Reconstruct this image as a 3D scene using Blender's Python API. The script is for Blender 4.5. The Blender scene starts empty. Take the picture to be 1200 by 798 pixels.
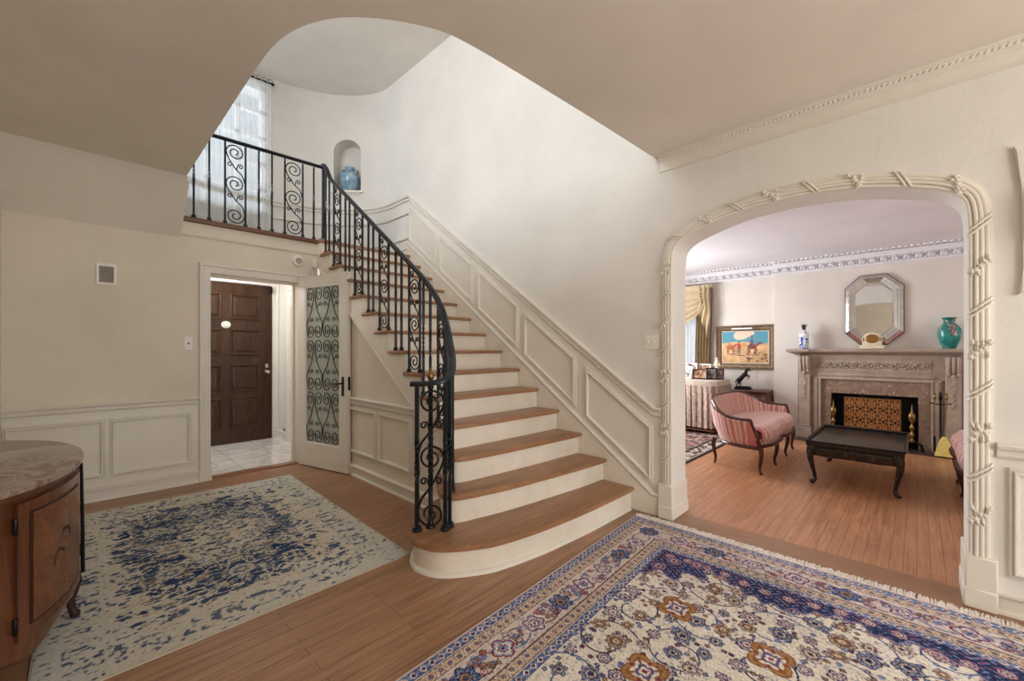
import bpy, bmesh, math, random
import numpy as np
from mathutils import Vector as V, Matrix as M
random.seed(7); RNG=np.random.default_rng(11)
PI=math.pi
scene=bpy.context.scene
COL=scene.collection
WM={}

# ------------------------------------------------------------------ helpers
def lin(c):
    return tuple(((x/255)/12.92 if x/255<=.04045 else ((x/255+.055)/1.055)**2.4) for x in c)
def lin4(c): return lin(c)+(1,)
def linA(a):
    a=np.asarray(a,float)/255
    return np.where(a<=.04045,a/12.92,((a+.055)/1.055)**2.4)

class MB:
    def __init__(s): s.bm=bmesh.new()
    def poly(s,pts): return s.bm.faces.new([s.bm.verts.new(p) for p in pts])
    def box(s,x0,x1,y0,y1,z0,z1,bev=0,seg=1):
        x0,x1=min(x0,x1),max(x0,x1);y0,y1=min(y0,y1),max(y0,y1);z0,z1=min(z0,z1),max(z0,z1)
        v=[s.bm.verts.new((x,y,z)) for z in(z0,z1) for x,y in((x0,y0),(x1,y0),(x1,y1),(x0,y1))]
        f=[(0,3,2,1),(4,5,6,7),(0,1,5,4),(1,2,6,5),(2,3,7,6),(3,0,4,7)]
        fs=[s.bm.faces.new([v[i] for i in q]) for q in f]
        if bev:
            es=list({e for q in fs for e in q.edges})
            bmesh.ops.bevel(s.bm,geom=es,offset=bev,segments=seg,affect='EDGES',profile=.6)
        return s
    def prism(s,poly,axis,a,b,bev=0,seg=2):
        def mk(p,t):
            return {'x':(t,p[0],p[1]),'y':(p[0],t,p[1]),'z':(p[0],p[1],t)}[axis]
        n=len(poly)
        lo=[s.bm.verts.new(mk(p,a)) for p in poly]; hi=[s.bm.verts.new(mk(p,b)) for p in poly]
        f1=s.bm.faces.new(lo[::-1]); f2=s.bm.faces.new(hi)
        for i in range(n): s.bm.faces.new((lo[i],lo[(i+1)%n],hi[(i+1)%n],hi[i]))
        if bev:
            es=list(set(f1.edges)|set(f2.edges))
            bmesh.ops.bevel(s.bm,geom=es,offset=bev,segments=seg,affect='EDGES',profile=.5)
        return s
    def rings(s,rs,caps=True,closed=True):
        vs=[[s.bm.verts.new(p) for p in r] for r in rs]
        n=len(vs[0])
        for a,b in zip(vs,vs[1:]):
            for i in range(n if closed else n-1):
                j=(i+1)%n
                s.bm.faces.new((a[i],a[j],b[j],b[i]))
        if caps and closed and n>2:
            s.bm.faces.new(vs[0][::-1]); s.bm.faces.new(vs[-1])
        return s
    def tube(s,pts,r,n=8,caps=True,squash=1.0,up=None):
        P=[V(p) for p in pts]; m=len(P)
        rr=r if isinstance(r,(list,tuple)) else [r]*m
        T=[(P[min(i+1,m-1)]-P[max(i-1,0)]).normalized() for i in range(m)]
        a=V((0,0,1)) if abs(T[0].z)<.9 else V((1,0,0))
        if up is not None: a=V(up)
        u=(a-T[0]*a.dot(T[0])).normalized()
        out=[]
        for i in range(m):
            u=(u-T[i]*u.dot(T[i]))
            u=u.normalized() if u.length>1e-6 else T[i].orthogonal().normalized()
            w=T[i].cross(u)
            out.append([P[i]+(u*math.cos(k*2*PI/n)*squash+w*math.sin(k*2*PI/n))*rr[i] for k in range(n)])
        return s.rings(out,caps)
    def lathe(s,prof,c=(0,0,0),n=20,axis='z'):
        rs=[]
        for r,z in prof:
            ring=[]
            for k in range(n):
                a=k*2*PI/n; x,y=r*math.cos(a),r*math.sin(a)
                q={'z':(x,y,z),'x':(z,x,y),'y':(x,z,y)}[axis]
                ring.append((c[0]+q[0],c[1]+q[1],c[2]+q[2]))
            rs.append(ring)
        return s.rings(rs,True)
    def sweep(s,path,prof,N,closed=False):
        P=[V(p) for p in path]; N=V(N).normalized(); n=len(P); rs=[]
        for i in range(n):
            ds=[]
            if closed or i>0: ds.append((P[i]-P[i-1]).normalized())
            if closed or i<n-1: ds.append((P[(i+1)%n]-P[i]).normalized())
            ss=[N.cross(d).normalized() for d in ds]
            if len(ss)==2:
                dn=1+ss[0].dot(ss[1]); m=(ss[0]+ss[1])/max(dn,.25)
            else: m=ss[0]
            rs.append([P[i]+m*p+N*q for p,q in prof])
        if closed: rs.append(rs[0]); return s.rings(rs,False)
        return s.rings(rs,True)
    def blob(s,c,r,sub=2,rot=None):
        r=r if isinstance(r,(tuple,list)) else (r,r,r)
        mat=M.Translation(V(c))@(rot.to_4x4() if rot else M())@M.Diagonal((r[0],r[1],r[2],1))
        bmesh.ops.create_icosphere(s.bm,subdivisions=sub,radius=1,matrix=mat); return s
    def grid(s,fn,nu,nv,wrapu=False):
        vs=[[s.bm.verts.new(fn(i/(nu if wrapu else nu-1),j/(nv-1))) for j in range(nv)] for i in range(nu)]
        for i in range(nu if wrapu else nu-1):
            for j in range(nv-1):
                k=(i+1)%nu
                s.bm.faces.new((vs[i][j],vs[k][j],vs[k][j+1],vs[i][j+1]))
        return s
    def xf(s,mat,start=0):
        s.bm.verts.ensure_lookup_table()
        bmesh.ops.transform(s.bm,matrix=mat,verts=list(s.bm.verts)[start:]); return s

def tagp(o,label=None,cat=None,group=None,kind=None):
    if label: o['label']=label
    if cat: o['category']=cat
    if group: o['group']=group
    if kind: o['kind']=kind
    return o
def thing(name,label,cat,loc=(0,0,0),rz=0,group=None):
    o=bpy.data.objects.new(name,None); COL.objects.link(o)
    o.empty_display_size=.1; o.location=loc; o.rotation_euler=(0,0,rz)
    WM[o]=M.Translation(V(loc))@M.Rotation(rz,4,'Z')
    return tagp(o,label,cat,group)
def link_mesh(name,me,mat,parent):
    me.name=name
    for m in (mat if isinstance(mat,(list,tuple)) else [mat]): me.materials.append(m)
    o=bpy.data.objects.new(name,me); COL.objects.link(o)
    if parent is not None: o.parent=parent; WM[o]=WM[parent]
    else: WM[o]=M()
    return o
def obj(name,mb,mat,parent=None,local=False,smooth=40,label=None):
    me=bpy.data.meshes.new(name)
    bmesh.ops.recalc_face_normals(mb.bm,faces=mb.bm.faces)
    mb.bm.to_mesh(me); mb.bm.free()
    if parent is not None and not local: me.transform(WM[parent].inverted())
    if smooth and len(me.polygons):
        me.polygons.foreach_set('use_smooth',[True]*len(me.polygons))
        me.set_sharp_from_angle(angle=math.radians(smooth))
    o=link_mesh(name,me,mat,parent)
    if label: o['label']=label
    return o
def solo(name,mb,mat,label,cat,group=None,smooth=40):
    """a thing that is one mesh; origin moved to its base centre"""
    o=obj(name,mb,mat,smooth=smooth)
    me=o.data; n=len(me.vertices); co=np.empty(n*3); me.vertices.foreach_get('co',co); co=co.reshape(-1,3)
    c=V(((co[:,0].min()+co[:,0].max())/2,(co[:,1].min()+co[:,1].max())/2,co[:,2].min()))
    me.transform(M.Translation(-c)); o.location=c; WM[o]=M.Translation(c)
    return tagp(o,label,cat,group)
def struct(name,mb,mat,smooth=35,parent=None):
    o=obj(name,mb,mat,parent,smooth=smooth)
    if parent is None: o['kind']='structure'
    return o
def copy_tree(o,loc,rz,label,group=None):
    def cp(s,par):
        c=s.copy(); COL.objects.link(c); c.parent=par
        for ch in [x for x in s.children]: cp(ch,c)
        return c
    r=cp(o,None); r.location=loc; r.rotation_euler=(0,0,rz); r['label']=label
    if group: r['group']=group
    return r
def crom(pts,k=6):
    P=[V(p) for p in pts]; out=[]
    for i in range(len(P)-1):
        a=P[max(i-1,0)];b=P[i];c=P[i+1];d=P[min(i+2,len(P)-1)]
        for j in range(k):
            t=j/k
            out.append(.5*((2*b)+(c-a)*t+(2*a-5*b+4*c-d)*t*t+(3*b-a-3*c+d)*t**3))
    out.append(P[-1]); return out

# ------------------------------------------------------------------ materials
def newmat(name):
    m=bpy.data.materials.new(name); m.use_nodes=True
    nt=m.node_tree; b=nt.nodes['Principled BSDF']; return m,nt,b
def nd(nt,t,**k):
    n=nt.nodes.new(t)
    for a,v in k.items(): setattr(n,a,v)
    return n
def L(nt,a,b): nt.links.new(a,b)
def coords(nt,scale=(1,1,1),rot=(0,0,0)):
    tc=nd(nt,'ShaderNodeTexCoord'); mp=nd(nt,'ShaderNodeMapping')
    mp.inputs['Scale'].default_value=scale; mp.inputs['Rotation'].default_value=rot
    L(nt,tc.outputs['Object'],mp.inputs['Vector']); return mp.outputs['Vector']
def noise(nt,vec,scale,detail=4,rough=.6,dist=0):
    n=nd(nt,'ShaderNodeTexNoise'); n.inputs['Scale'].default_value=scale; n.inputs['Detail'].default_value=detail
    n.inputs['Roughness'].default_value=rough; n.inputs['Distortion'].default_value=dist
    L(nt,vec,n.inputs['Vector']); return n.outputs['Fac']
def ramp(nt,fac,stops):
    r=nd(nt,'ShaderNodeValToRGB'); e=r.color_ramp.elements
    while len(e)<len(stops): e.new(.5)
    for i,(p,c) in enumerate(stops): e[i].position=p; e[i].color=c if len(c)==4 else lin4(c)
    L(nt,fac,r.inputs['Fac']); return r.outputs['Color']
def mixc(nt,fac,a,b,mode='MIX'):
    m=nd(nt,'ShaderNodeMix',data_type='RGBA',blend_type=mode)
    for s,v in((m.inputs[0],fac),(m.inputs[6],a),(m.inputs[7],b)):
        if hasattr(v,'is_linked'): L(nt,v,s)
        else: s.default_value=v
    return m.outputs[2]
def bump(nt,b,h,strength=.3,dist=.01):
    n=nd(nt,'ShaderNodeBump'); n.inputs['Strength'].default_value=strength; n.inputs['Distance'].default_value=dist
    L(nt,h,n.inputs['Height']); L(nt,n.outputs['Normal'],b.inputs['Normal'])
def plain(name,c,rough=.5,metal=0,var=.06,scale=8,bmp=0,spec=.5):
    m,nt,b=newmat(name); v=coords(nt); f=noise(nt,v,scale)
    c=np.array(c,float)
    col=ramp(nt,f,[(.3,tuple(np.clip(c*(1-var),0,255))),(.7,tuple(np.clip(c*(1+var),0,255)))])
    L(nt,col,b.inputs['Base Color']); b.inputs['Roughness'].default_value=rough; b.inputs['Metallic'].default_value=metal
    b.inputs['Specular IOR Level'].default_value=spec
    if bmp: bump(nt,b,noise(nt,v,scale*4),bmp,.005)
    return m
def plaster(name,c,bmp=.25):
    m,nt,b=newmat(name); v=coords(nt); f=noise(nt,v,1.3,5,.6)
    c=np.array(c,float)
    L(nt,ramp(nt,f,[(.3,tuple(c*.965)),(.7,tuple(np.minimum(c*1.02,255)))]),b.inputs['Base Color'])
    b.inputs['Roughness'].default_value=.82; b.inputs['Specular IOR Level'].default_value=.25
    bump(nt,b,noise(nt,coords(nt,(1,1,1)),6,6,.62,.6),bmp,.02); return m
def wood(name,c1,c2,axis='x',rough=.35,s=1.0,fine=.5,spec=.5):
    m,nt,b=newmat(name); sc={'x':(1.2,14,14),'y':(14,1.2,14),'z':(14,14,1.2)}[axis]
    sc=tuple(q*s for q in sc)
    v=coords(nt,sc); f=noise(nt,v,1.6,6,.62,1.2); g=noise(nt,coords(nt,tuple(q*5 for q in sc)),1.5,3,.6)
    c1=np.array(c1,float);c2=np.array(c2,float)
    base=ramp(nt,f,[(.25,tuple(c1)),(.5,tuple((c1+c2)/2)),(.78,tuple(c2))])
    col=mixc(nt,fine*.5,base,ramp(nt,g,[(.3,tuple(c1*.7)),(.6,tuple(c2))]))
    L(nt,col,b.inputs['Base Color']); b.inputs['Roughness'].default_value=rough; b.inputs['Specular IOR Level'].default_value=spec
    bump(nt,b,g,.08,.003); return m
def planks(name,c1,c2,rough=.32,row=.058,length=1.1):
    m,nt,b=newmat(name); v=coords(nt)
    br=nd(nt,'ShaderNodeTexBrick'); br.offset=.37; br.offset_frequency=2
    for k,x in(('Scale',1),('Mortar Size',.0011),('Mortar Smooth',.1),('Bias',0),('Brick Width',length),('Row Height',row)): br.inputs[k].default_value=x
    br.inputs['Color1'].default_value=(0,0,0,1); br.inputs['Color2'].default_value=(1,1,1,1); br.inputs['Mortar'].default_value=(.5,.5,.5,1)
    L(nt,v,br.inputs['Vector'])
    c1=np.array(c1,float);c2=np.array(c2,float)
    g=noise(nt,coords(nt,(2.2,42,1)),1.5,6,.65,.8); g2=noise(nt,coords(nt,(.9,9,1)),1.3,4,.6,1.5)
    base=mixc(nt,br.outputs['Color'],lin4(c1),lin4(c2))
    col=mixc(nt,.55,base,ramp(nt,g,[(.3,tuple(c1*.72)),(.62,tuple(np.minimum(c2*1.08,255)))]))
    col=mixc(nt,.35,col,ramp(nt,g2,[(.35,tuple(c1*.8)),(.65,tuple(c2))]))
    col=mixc(nt,br.outputs['Fac'],col,lin4(c1*.45))
    L(nt,col,b.inputs['Base Color']); b.inputs['Roughness'].default_value=rough
    L(nt,ramp(nt,g,[(.2,(rough-.06,)*3+(1,)),(.8,(rough+.12,)*3+(1,))]),b.inputs['Roughness'])
    bump(nt,b,br.outputs['Fac'],-.15,.002); return m
def marble(name,c,vein,tile=.4,rough=.15,sc=2.2,thr=(.44,.5,.56),rot=.4):
    m,nt,b=newmat(name); v=coords(nt,(1,1,1),(0,0,rot))
    f=noise(nt,v,sc,8,.6,1.6); g=noise(nt,v,sc*3,6,.7,.8)
    col=ramp(nt,f,[(thr[0],c),(thr[1],vein),(thr[2],c)])
    col=mixc(nt,.35,col,ramp(nt,g,[(.3,tuple(np.array(c)*.78)),(.7,tuple(np.minimum(np.array(c)*1.05,255)))]))
    if tile:
        br=nd(nt,'ShaderNodeTexBrick'); br.offset=0
        for k,x in(('Scale',1),('Mortar Size',.003),('Brick Width',tile),('Row Height',tile)): br.inputs[k].default_value=x
        L(nt,coords(nt),br.inputs['Vector'])
        col=mixc(nt,br.outputs['Fac'],col,lin4((165,158,150)))
    L(nt,col,b.inputs['Base Color']); b.inputs['Roughness'].default_value=rough; return m
def vcol(name,rough=.95,spec=.1,bmp=.3,bs=260,sheen=0):
    m,nt,b=newmat(name); a=nd(nt,'ShaderNodeVertexColor'); a.layer_name='Col'
    L(nt,a.outputs['Color'],b.inputs['Base Color']); b.inputs['Roughness'].default_value=rough; b.inputs['Specular IOR Level'].default_value=spec
    if bmp: bump(nt,b,noise(nt,coords(nt),bs,2),bmp,.004)
    return m
def emis(name,c,s):
    m,nt,b=newmat(name); b.inputs['Base Color'].default_value=lin4(c); b.inputs['Emission Color'].default_value=lin4(c); b.inputs['Emission Strength'].default_value=s; return m
def glass(name,tint=(1,1,1),mix=.12,rough=.02,diffuse=0,dcol=(200,205,200)):
    m=bpy.data.materials.new(name); m.use_nodes=True; nt=m.node_tree; nt.nodes.clear()
    out=nd(nt,'ShaderNodeOutputMaterial'); tr=nd(nt,'ShaderNodeBsdfTransparent'); gl=nd(nt,'ShaderNodeBsdfGlossy'); mx=nd(nt,'ShaderNodeMixShader')
    tr.inputs['Color'].default_value=tint+(1,); gl.inputs['Roughness'].default_value=rough
    mx.inputs[0].default_value=mix; L(nt,tr.outputs[0],mx.inputs[1]); L(nt,gl.outputs[0],mx.inputs[2])
    o=mx.outputs[0]
    if diffuse:
        df=nd(nt,'ShaderNodeBsdfDiffuse'); df.inputs['Color'].default_value=lin4(dcol); m2=nd(nt,'ShaderNodeMixShader'); m2.inputs[0].default_value=diffuse
        L(nt,o,m2.inputs[1]); L(nt,df.outputs[0],m2.inputs[2]); o=m2.outputs[0]
    L(nt,o,out.inputs['Surface']); return m
def sheer(name,c,transp=.3,transl=.6):
    m=bpy.data.materials.new(name); m.use_nodes=True; nt=m.node_tree; nt.nodes.clear()
    out=nd(nt,'ShaderNodeOutputMaterial'); tr=nd(nt,'ShaderNodeBsdfTransparent'); tl=nd(nt,'ShaderNodeBsdfTranslucent'); df=nd(nt,'ShaderNodeBsdfDiffuse')
    f=noise(nt,coords(nt,(60,60,3)),1,3); 
    tl.inputs['Color'].default_value=lin4(c); df.inputs['Color'].default_value=lin4(c)
    a=nd(nt,'ShaderNodeMixShader'); a.inputs[0].default_value=transl; L(nt,df.outputs[0],a.inputs[1]); L(nt,tl.outputs[0],a.inputs[2])
    b=nd(nt,'ShaderNodeMixShader'); L(nt,ramp(nt,f,[(.3,(transp-.1,)*3+(1,)),(.7,(transp+.1,)*3+(1,))]),b.inputs[0]); L(nt,a.outputs[0],b.inputs[1]); L(nt,tr.outputs[0],b.inputs[2])
    L(nt,b.outputs[0],out.inputs['Surface']); return m

CREAM=(228,218,200)
M_wall=plaster('plaster_wall',(224,215,199)); M_stairwall=plaster('plaster_wall_cool_light',(225,222,216),.3)  # stairwell copy is less yellow: the cool light there is put into its colour
M_ceil=plaster('plaster_ceiling',(228,221,210),.12); M_upceil=plaster('plaster_upper_ceiling',(232,229,222),.08)
M_trim=plain('trim_paint',(225,219,208),.45,0,.015,3); M_white=plain('white_paint',(236,233,228),.4,0,.012,3)
M_lwall=plaster('living_wall',(220,213,204),.08); M_lceil=plaster('living_ceiling',(226,222,226),.05); M_lcrown=plain('crown_paint',(232,230,234),.5,0,.01,3)
M_oak=planks('hall_oak',(136,97,70),(180,137,104),.34); M_oak2=planks('living_oak',(164,112,78),(196,141,102),.33,.06,.95)
M_thresh=wood('threshold_oak',(130,92,66),(162,118,86),'y',.3)
M_tread=wood('tread_oak',(126,88,60),(180,134,96),'x',.36,.55)
M_landwood=wood('landing_oak',(96,62,46),(120,82,62),'x',.35)
M_iron=plain('wrought_iron',(29,32,39),.32,.45,.25,30,.1)
M_riser=plain('riser_paint',(228,220,206),.42,0,.03,5)
M_tile=marble('marble_tile',(236,233,230),(196,188,182),.42,.12)
M_door=wood('dark_oak',(28,17,11),(84,56,38),'z',.34,.6,.9,.3)
M_brass=plain('brass',(140,110,66),.38,.95,.15,20); M_steel=plain('brushed_nickel',(190,186,178),.25,.95,.05,20)
M_dark=plain('black_void',(8,7,7),.9,0,.2,5)
M_bronze=plain('dark_bronze',(30,27,26),.35,.6,.2,20)
M_plastic=plain('white_plastic',(232,228,218),.4,0,.01,4)
M_mirror,_nt,_b=newmat('mirror_glass'); _b.inputs['Metallic'].default_value=1; _b.inputs['Roughness'].default_value=.03; _b.inputs['Base Color'].default_value=(.82,.83,.82,1)
M_amirror,_nt,_b=newmat('antique_mirror'); _b.inputs['Metallic'].default_value=1; _b.inputs['Roughness'].default_value=.12
L(_nt,ramp(_nt,noise(_nt,coords(_nt),14,5),[(.35,(200,200,198)),(.7,(226,222,214))]),_b.inputs['Base Color'])
M_mahog=wood('mahogany',(46,18,14),(92,40,28),'x',.25,.8)

# ------------------------------------------------------------------ camera
cam=bpy.data.cameras.new('camera'); cob=bpy.data.objects.new('camera',cam); COL.objects.link(cob)
FPX=493.15
cam.sensor_width=36; cam.lens=FPX/1200*36; cam.shift_y=10/1200; cam.clip_start=.02; cam.clip_end=200
cob.location=(0,0,1.30); cob.rotation_euler=(PI/2,0,-math.atan2(.7206,.6933))
scene.camera=cob
vs=scene.view_settings; vs.view_transform='Standard'; vs.look='None'; vs.gamma=1; vs.use_curve_mapping=False; vs.exposure=0

# ------------------------------------------------------------------ dimensions
XW=3.17; XW2=3.41; YD=5.06; XL=-.39; ZC=2.80; ZU=5.11; RZ=.1838; RY=.2522; ZL=2.568; YB=-3.4
nose=lambda i:1.653+RY*(i-1)
nz=lambda y:RZ*((y-1.653)/RY+1)
# ------------------------------------------------------------------ shell: floors
m=MB(); m.box(XL-.2,3.10,YB,YD+.06,-.1,0); struct('floor',m,M_oak)
m=MB(); m.box(3.10,3.33,YB,1.43,-.1,.001); m.box(3.12,3.33,1.43,1.6,-.1,0); struct('trim_1',m,M_thresh)
m=MB(); m.box(3.33,7.7,-3.7,3.8,-.1,0); struct('floor_living_room',m,M_oak2)
m=MB(); m.box(.6,2.3,YD+.10,6.76,-.1,.012); struct('floor_vestibule',m,M_tile)
m=MB(); m.box(.93,1.77,YD-.005,YD+.11,-.02,.014,.004); struct('trim_2',m,M_thresh)

# arch curve (y,z) of the opening, inner edge
half=[(.84,1.87),(.835,2.0),(.815,2.09),(.76,2.16),(.69,2.205),(.59,2.243),(.42,2.29),(.24,2.322),(0,2.337)]
def insetcurve(hh,d):
    out=[]
    for i,(a,b) in enumerate(hh):
        p=hh[max(i-1,0)];q=hh[min(i+1,len(hh)-1)]
        if i==len(hh)-1: out.append((0,b-d)); continue
        t=V((q[0]-p[0],q[1]-p[1])).normalized() if i else V((0,1))
        n=V((-t.y,t.x))
        out.append((a+n.x*d,b+n.y*d))
    return out
YC=.578
hs=[tuple(q)[:2] for q in crom([(a,b,0) for a,b in half],4)]
hin=insetcurve(hs,.075)
def archpts(h): return [(YC+a,b) for a,b in h]+[(YC-a,b) for a,b in h[-2::-1]]
arch=[(archpts(hin)[0][0],0)]+archpts(hin)+[(archpts(hin)[-1][0],0)]
m=MB()
def wallface(x):
    yl,yr=arch[0][0],arch[-1][0]
    for a,b in zip(arch[1:-1],arch[2:-1]): m.poly([(x,a[0],a[1]),(x,b[0],b[1]),(x,b[0],ZU+.1),(x,a[0],ZU+.1)])
    m.poly([(x,yl,0),(x,5.502,0),(x,5.502,ZU+.1),(x,yl,ZU+.1),(x,yl,arch[1][1])])
    m.poly([(x,YB,0),(x,yr,0),(x,yr,arch[-2][1]),(x,yr,ZU+.1),(x,YB,ZU+.1)])
wallface(XW); wallface(XW2)
for a,b in zip(arch,arch[1:]): m.poly([(XW,a[0],a[1]),(XW2,a[0],a[1]),(XW2,b[0],b[1]),(XW,b[0],b[1])])
m.poly([(XW,YB,0),(XW2,YB,0),(XW2,YB,ZU+.1),(XW,YB,ZU+.1)]); m.poly([(XW,YB,ZU+.1),(XW2,YB,ZU+.1),(XW2,5.5,ZU+.1),(XW,5.5,ZU+.1)])
bmesh.ops.remove_doubles(m.bm,verts=m.bm.verts,dist=1e-5)
struct('wall_right',m,M_stairwall)

# front (door) wall with opening, left wall
m=MB(); y0,y1=YD,YD+.12
m.box(XL-.2,.936,y0,y1,0,2.40); m.box(1.761,1.971,y0,y1,0,2.40); m.box(.936,1.761,y0,y1,2.055,2.40); m.box(XL-.2,.69,y0,y1,2.40,3.05)
struct('wall_front',m,M_wall)
m=MB(); m.box(XL-.12,XL,YB,YD,0,3.05); struct('wall_left',m,M_wall)

# hall ceiling with the stairwell opening, soffit
edge=[tuple(p)[:2] for p in crom([(3.17,1.485,0),(2.39,1.52,0),(1.69,1.56,0),(1.346,1.588,0),(1.2,1.618,0),(1.06,1.688,0),(.917,1.795,0),(.812,1.911,0),(.728,2.076,0),(.685,2.271,0),(.674,2.505,0),(.672,2.842,0),(.672,4.63,0)],4)]
m=MB(); m.prism([(XL,YB),(3.17,YB)]+edge+[(XL,4.66)],'z',ZC,3.05)
struct('ceiling',m,M_ceil)
m=MB(); m.prism([(4.55,ZC),(4.60,2.772),(4.66,2.725),(YD,2.365),(YD,ZC)],'x',XL,.683); struct('ceiling_soffit',m,M_ceil)
m=MB(); m.prism([(4.60,2.772),(4.66,2.725),(YD,2.365),(YD+.02,2.365),(YD+.02,2.60),(4.62,2.80)],'x',.683,.70); struct('trim_3',m,M_trim)

# landing slab + fascia
def ell(a,rx=1.47,ry=1.07): return (1.7+rx*math.cos(a),5.5+ry*math.sin(a))
N=48
ap=[ell(PI*k/N) for k in range(N+1)]
m=MB(); m.prism([(.23,YD),(3.17,YD)]+ap,'z',2.40,ZL-.002); struct('floor_landing',m,M_landwood)
m=MB(); m.box(.69,1.99,YD-.004,YD,2.39,2.53); struct('wall_landing_fascia',m,M_wall)
m=MB(); m.box(.70,1.96,YD-.04,YD+.05,2.526,ZL+.004,.012,3); struct('trim_4',m,M_landwood)
m=MB(); m.sweep([(.70,YD-.004,2.395),(1.98,YD-.004,2.395)],[(0,0),(0,.01),(.008,.016),(.014,.008),(.022,.012),(.026,0)],(0,-1,0)); struct('trim_5',m,M_trim)

# apse wall (thick, window + niche cut out)
ap2=[ell(PI*k/N,1.47+.42,1.07+.42) for k in range(N+1)]
inner=ap+[(.23,5.07)]; outer=ap2+[(.23-.42,5.07)]
m=MB(); m.prism(inner+outer[::-1],'z',ZL-.17,ZU)
wallA=struct('wall_stairwell',m,M_stairwall)
def cut(target,mb):
    me=bpy.data.meshes.new('c'); bmesh.ops.recalc_face_normals(mb.bm,faces=mb.bm.faces); mb.bm.to_mesh(me); mb.bm.free()
    c=bpy.data.objects.new('c',me); COL.objects.link(c)
    md=target.modifiers.new('b','BOOLEAN'); md.operation='DIFFERENCE'; md.solver='EXACT'; md.object=c
    bpy.context.view_layer.update(); dg=bpy.context.evaluated_depsgraph_get()
    nm=bpy.data.meshes.new_from_object(target.evaluated_get(dg)); target.modifiers.clear(); target.data=nm
    bpy.data.objects.remove(c); nm.polygons.foreach_set('use_smooth',[True]*len(nm.polygons)); nm.set_sharp_from_angle(angle=.6)
WX0,WX1,WZ0,WZ1=.50,1.88,3.17,4.98
m=MB(); m.box(WX0,WX1,5.9,7.5,WZ0,WZ1); cut(wallA,m)
# niche frame: t along wall, n outward
NT=V((.739,-.674,0)); NN=V((.674,.739,0)); NC=V((2.845,6.168,0))
nprof=[(-.2,3.665),(.2,3.665)]+[(.2*math.cos(a),4.25+.2*math.sin(a)) for a in [PI*k/14 for k in range(15)]]
m=MB(); n=len(nprof)
m.rings([[NC+NT*p[0]+NN*d+V((0,0,p[1])) for p in nprof] for d in(-.12,.25)]); cut(wallA,m)
m=MB(); m.rings([[NC+NT*a+NN*d+V((0,0,z)) for a,d in((-.235,-.055),(.235,-.055),(.20,.02),(.2,.24),(-.2,.24),(-.2,.02))] for z in(3.64,3.67)])
m.rings([[NC+NT*(a*.95)+NN*d+V((0,0,z)) for a,d in((-.21,o),(.21,o),(.2,.03),(-.2,.03))] for z,o in((3.56,-.005),(3.60,-.012),(3.64,-.042))])
struct('trim_6',m,M_trim)
# upper ceiling
m=MB(); m.box(-3.0,3.6,YB,7.2,ZU,ZU+.1); struct('ceiling_upper',m,M_upceil)
m=MB(); m.box(-3.1,-3.0,YB,7.2,3.05,ZU); struct('wall_upper_left',m,M_stairwall)
m=MB(); m.box(-3.0,.2,4.9,5.0,3.05,ZU); struct('wall_upper_front',m,M_stairwall)
m=MB(); m.box(-3.0,XL,YB,5.0,2.95,3.05); struct('floor_upper',m,M_oak)

# vestibule
m=MB(); m.box(2.08,2.2,YD+.12,6.9,0,2.40); struct('wall_vestibule_right',m,M_white)
m=MB(); m.box(.6,.72,YD+.12,6.9,0,2.40); struct('wall_vestibule_left',m,M_white)
m=MB(); m.box(.72,1.0,6.76,6.9,0,2.40); m.box(1.99,2.08,6.76,6.9,0,2.40); m.box(1.0,1.99,6.76,6.9,2.215,2.40); struct('wall_vestibule_front',m,M_white)
m=MB(); m.box(.6,2.2,YD+.12,6.9,2.395,2.45); struct('ceiling_vestibule',m,M_white)
CAS=[(0,0),(0,.012),(.018,.017),(.062,.020),(.068,.033),(.088,.034),(.094,.026),(.097,0)]
m=MB(); m.sweep([(1.0,6.76,.012),(1.0,6.76,2.215),(1.985,6.76,2.215),(1.985,6.76,.012)],CAS,(0,-1,0)); struct('trim_7',m,M_white)
m=MB(); m.sweep([(2.08,5.55,.012),(2.08,5.55,2.04),(2.08,6.28,2.04),(2.08,6.28,.012)][::-1],CAS,(-1,0,0)); struct('trim_8',m,M_white)
m=MB(); m.box(2.05,2.082,5.55,6.28,.012,2.04); 
for z0,z1 in((.2,.9),(1.0,1.9)): m.sweep([(2.05,5.65,z0),(2.05,5.65,z1),(2.05,6.18,z1),(2.05,6.18,z0)],[(0,0),(0,.008),(.02,.008),(.02,0)],(-1,0,0),True)
d3=struct('door_3',m,M_white)
BASE=[(0,0),(0,.028),(.014,.026),(.02,.014),(.086,.014),(.092,.032),(.106,.033),(.118,.012),(.118,0)]
m=MB(); m.sweep([(2.08,6.755,.012),(2.08,6.38,.012)],BASE,(-1,0,0)); struct('baseboard_vestibule',m,M_white)

# casing of the inner doorway, jamb lining
m=MB(); m.sweep([(.936,YD,0),(.936,YD,2.055),(1.761,YD,2.055),(1.761,YD,0)],CAS,(0,-1,0)); 
m.box(.84,.945,YD-.036,YD,0,.125,.003); struct('trim_9',m,M_trim)
m=MB(); m.sweep([(.936,YD+.12,0),(.936,YD+.12,2.055),(1.761,YD+.12,2.055),(1.761,YD+.12,0)],[(0,0),(-.02,0),(-.02,-.05),(0,-.05)],(0,-1,0)); struct('trim_10',m,M_trim)

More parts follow.
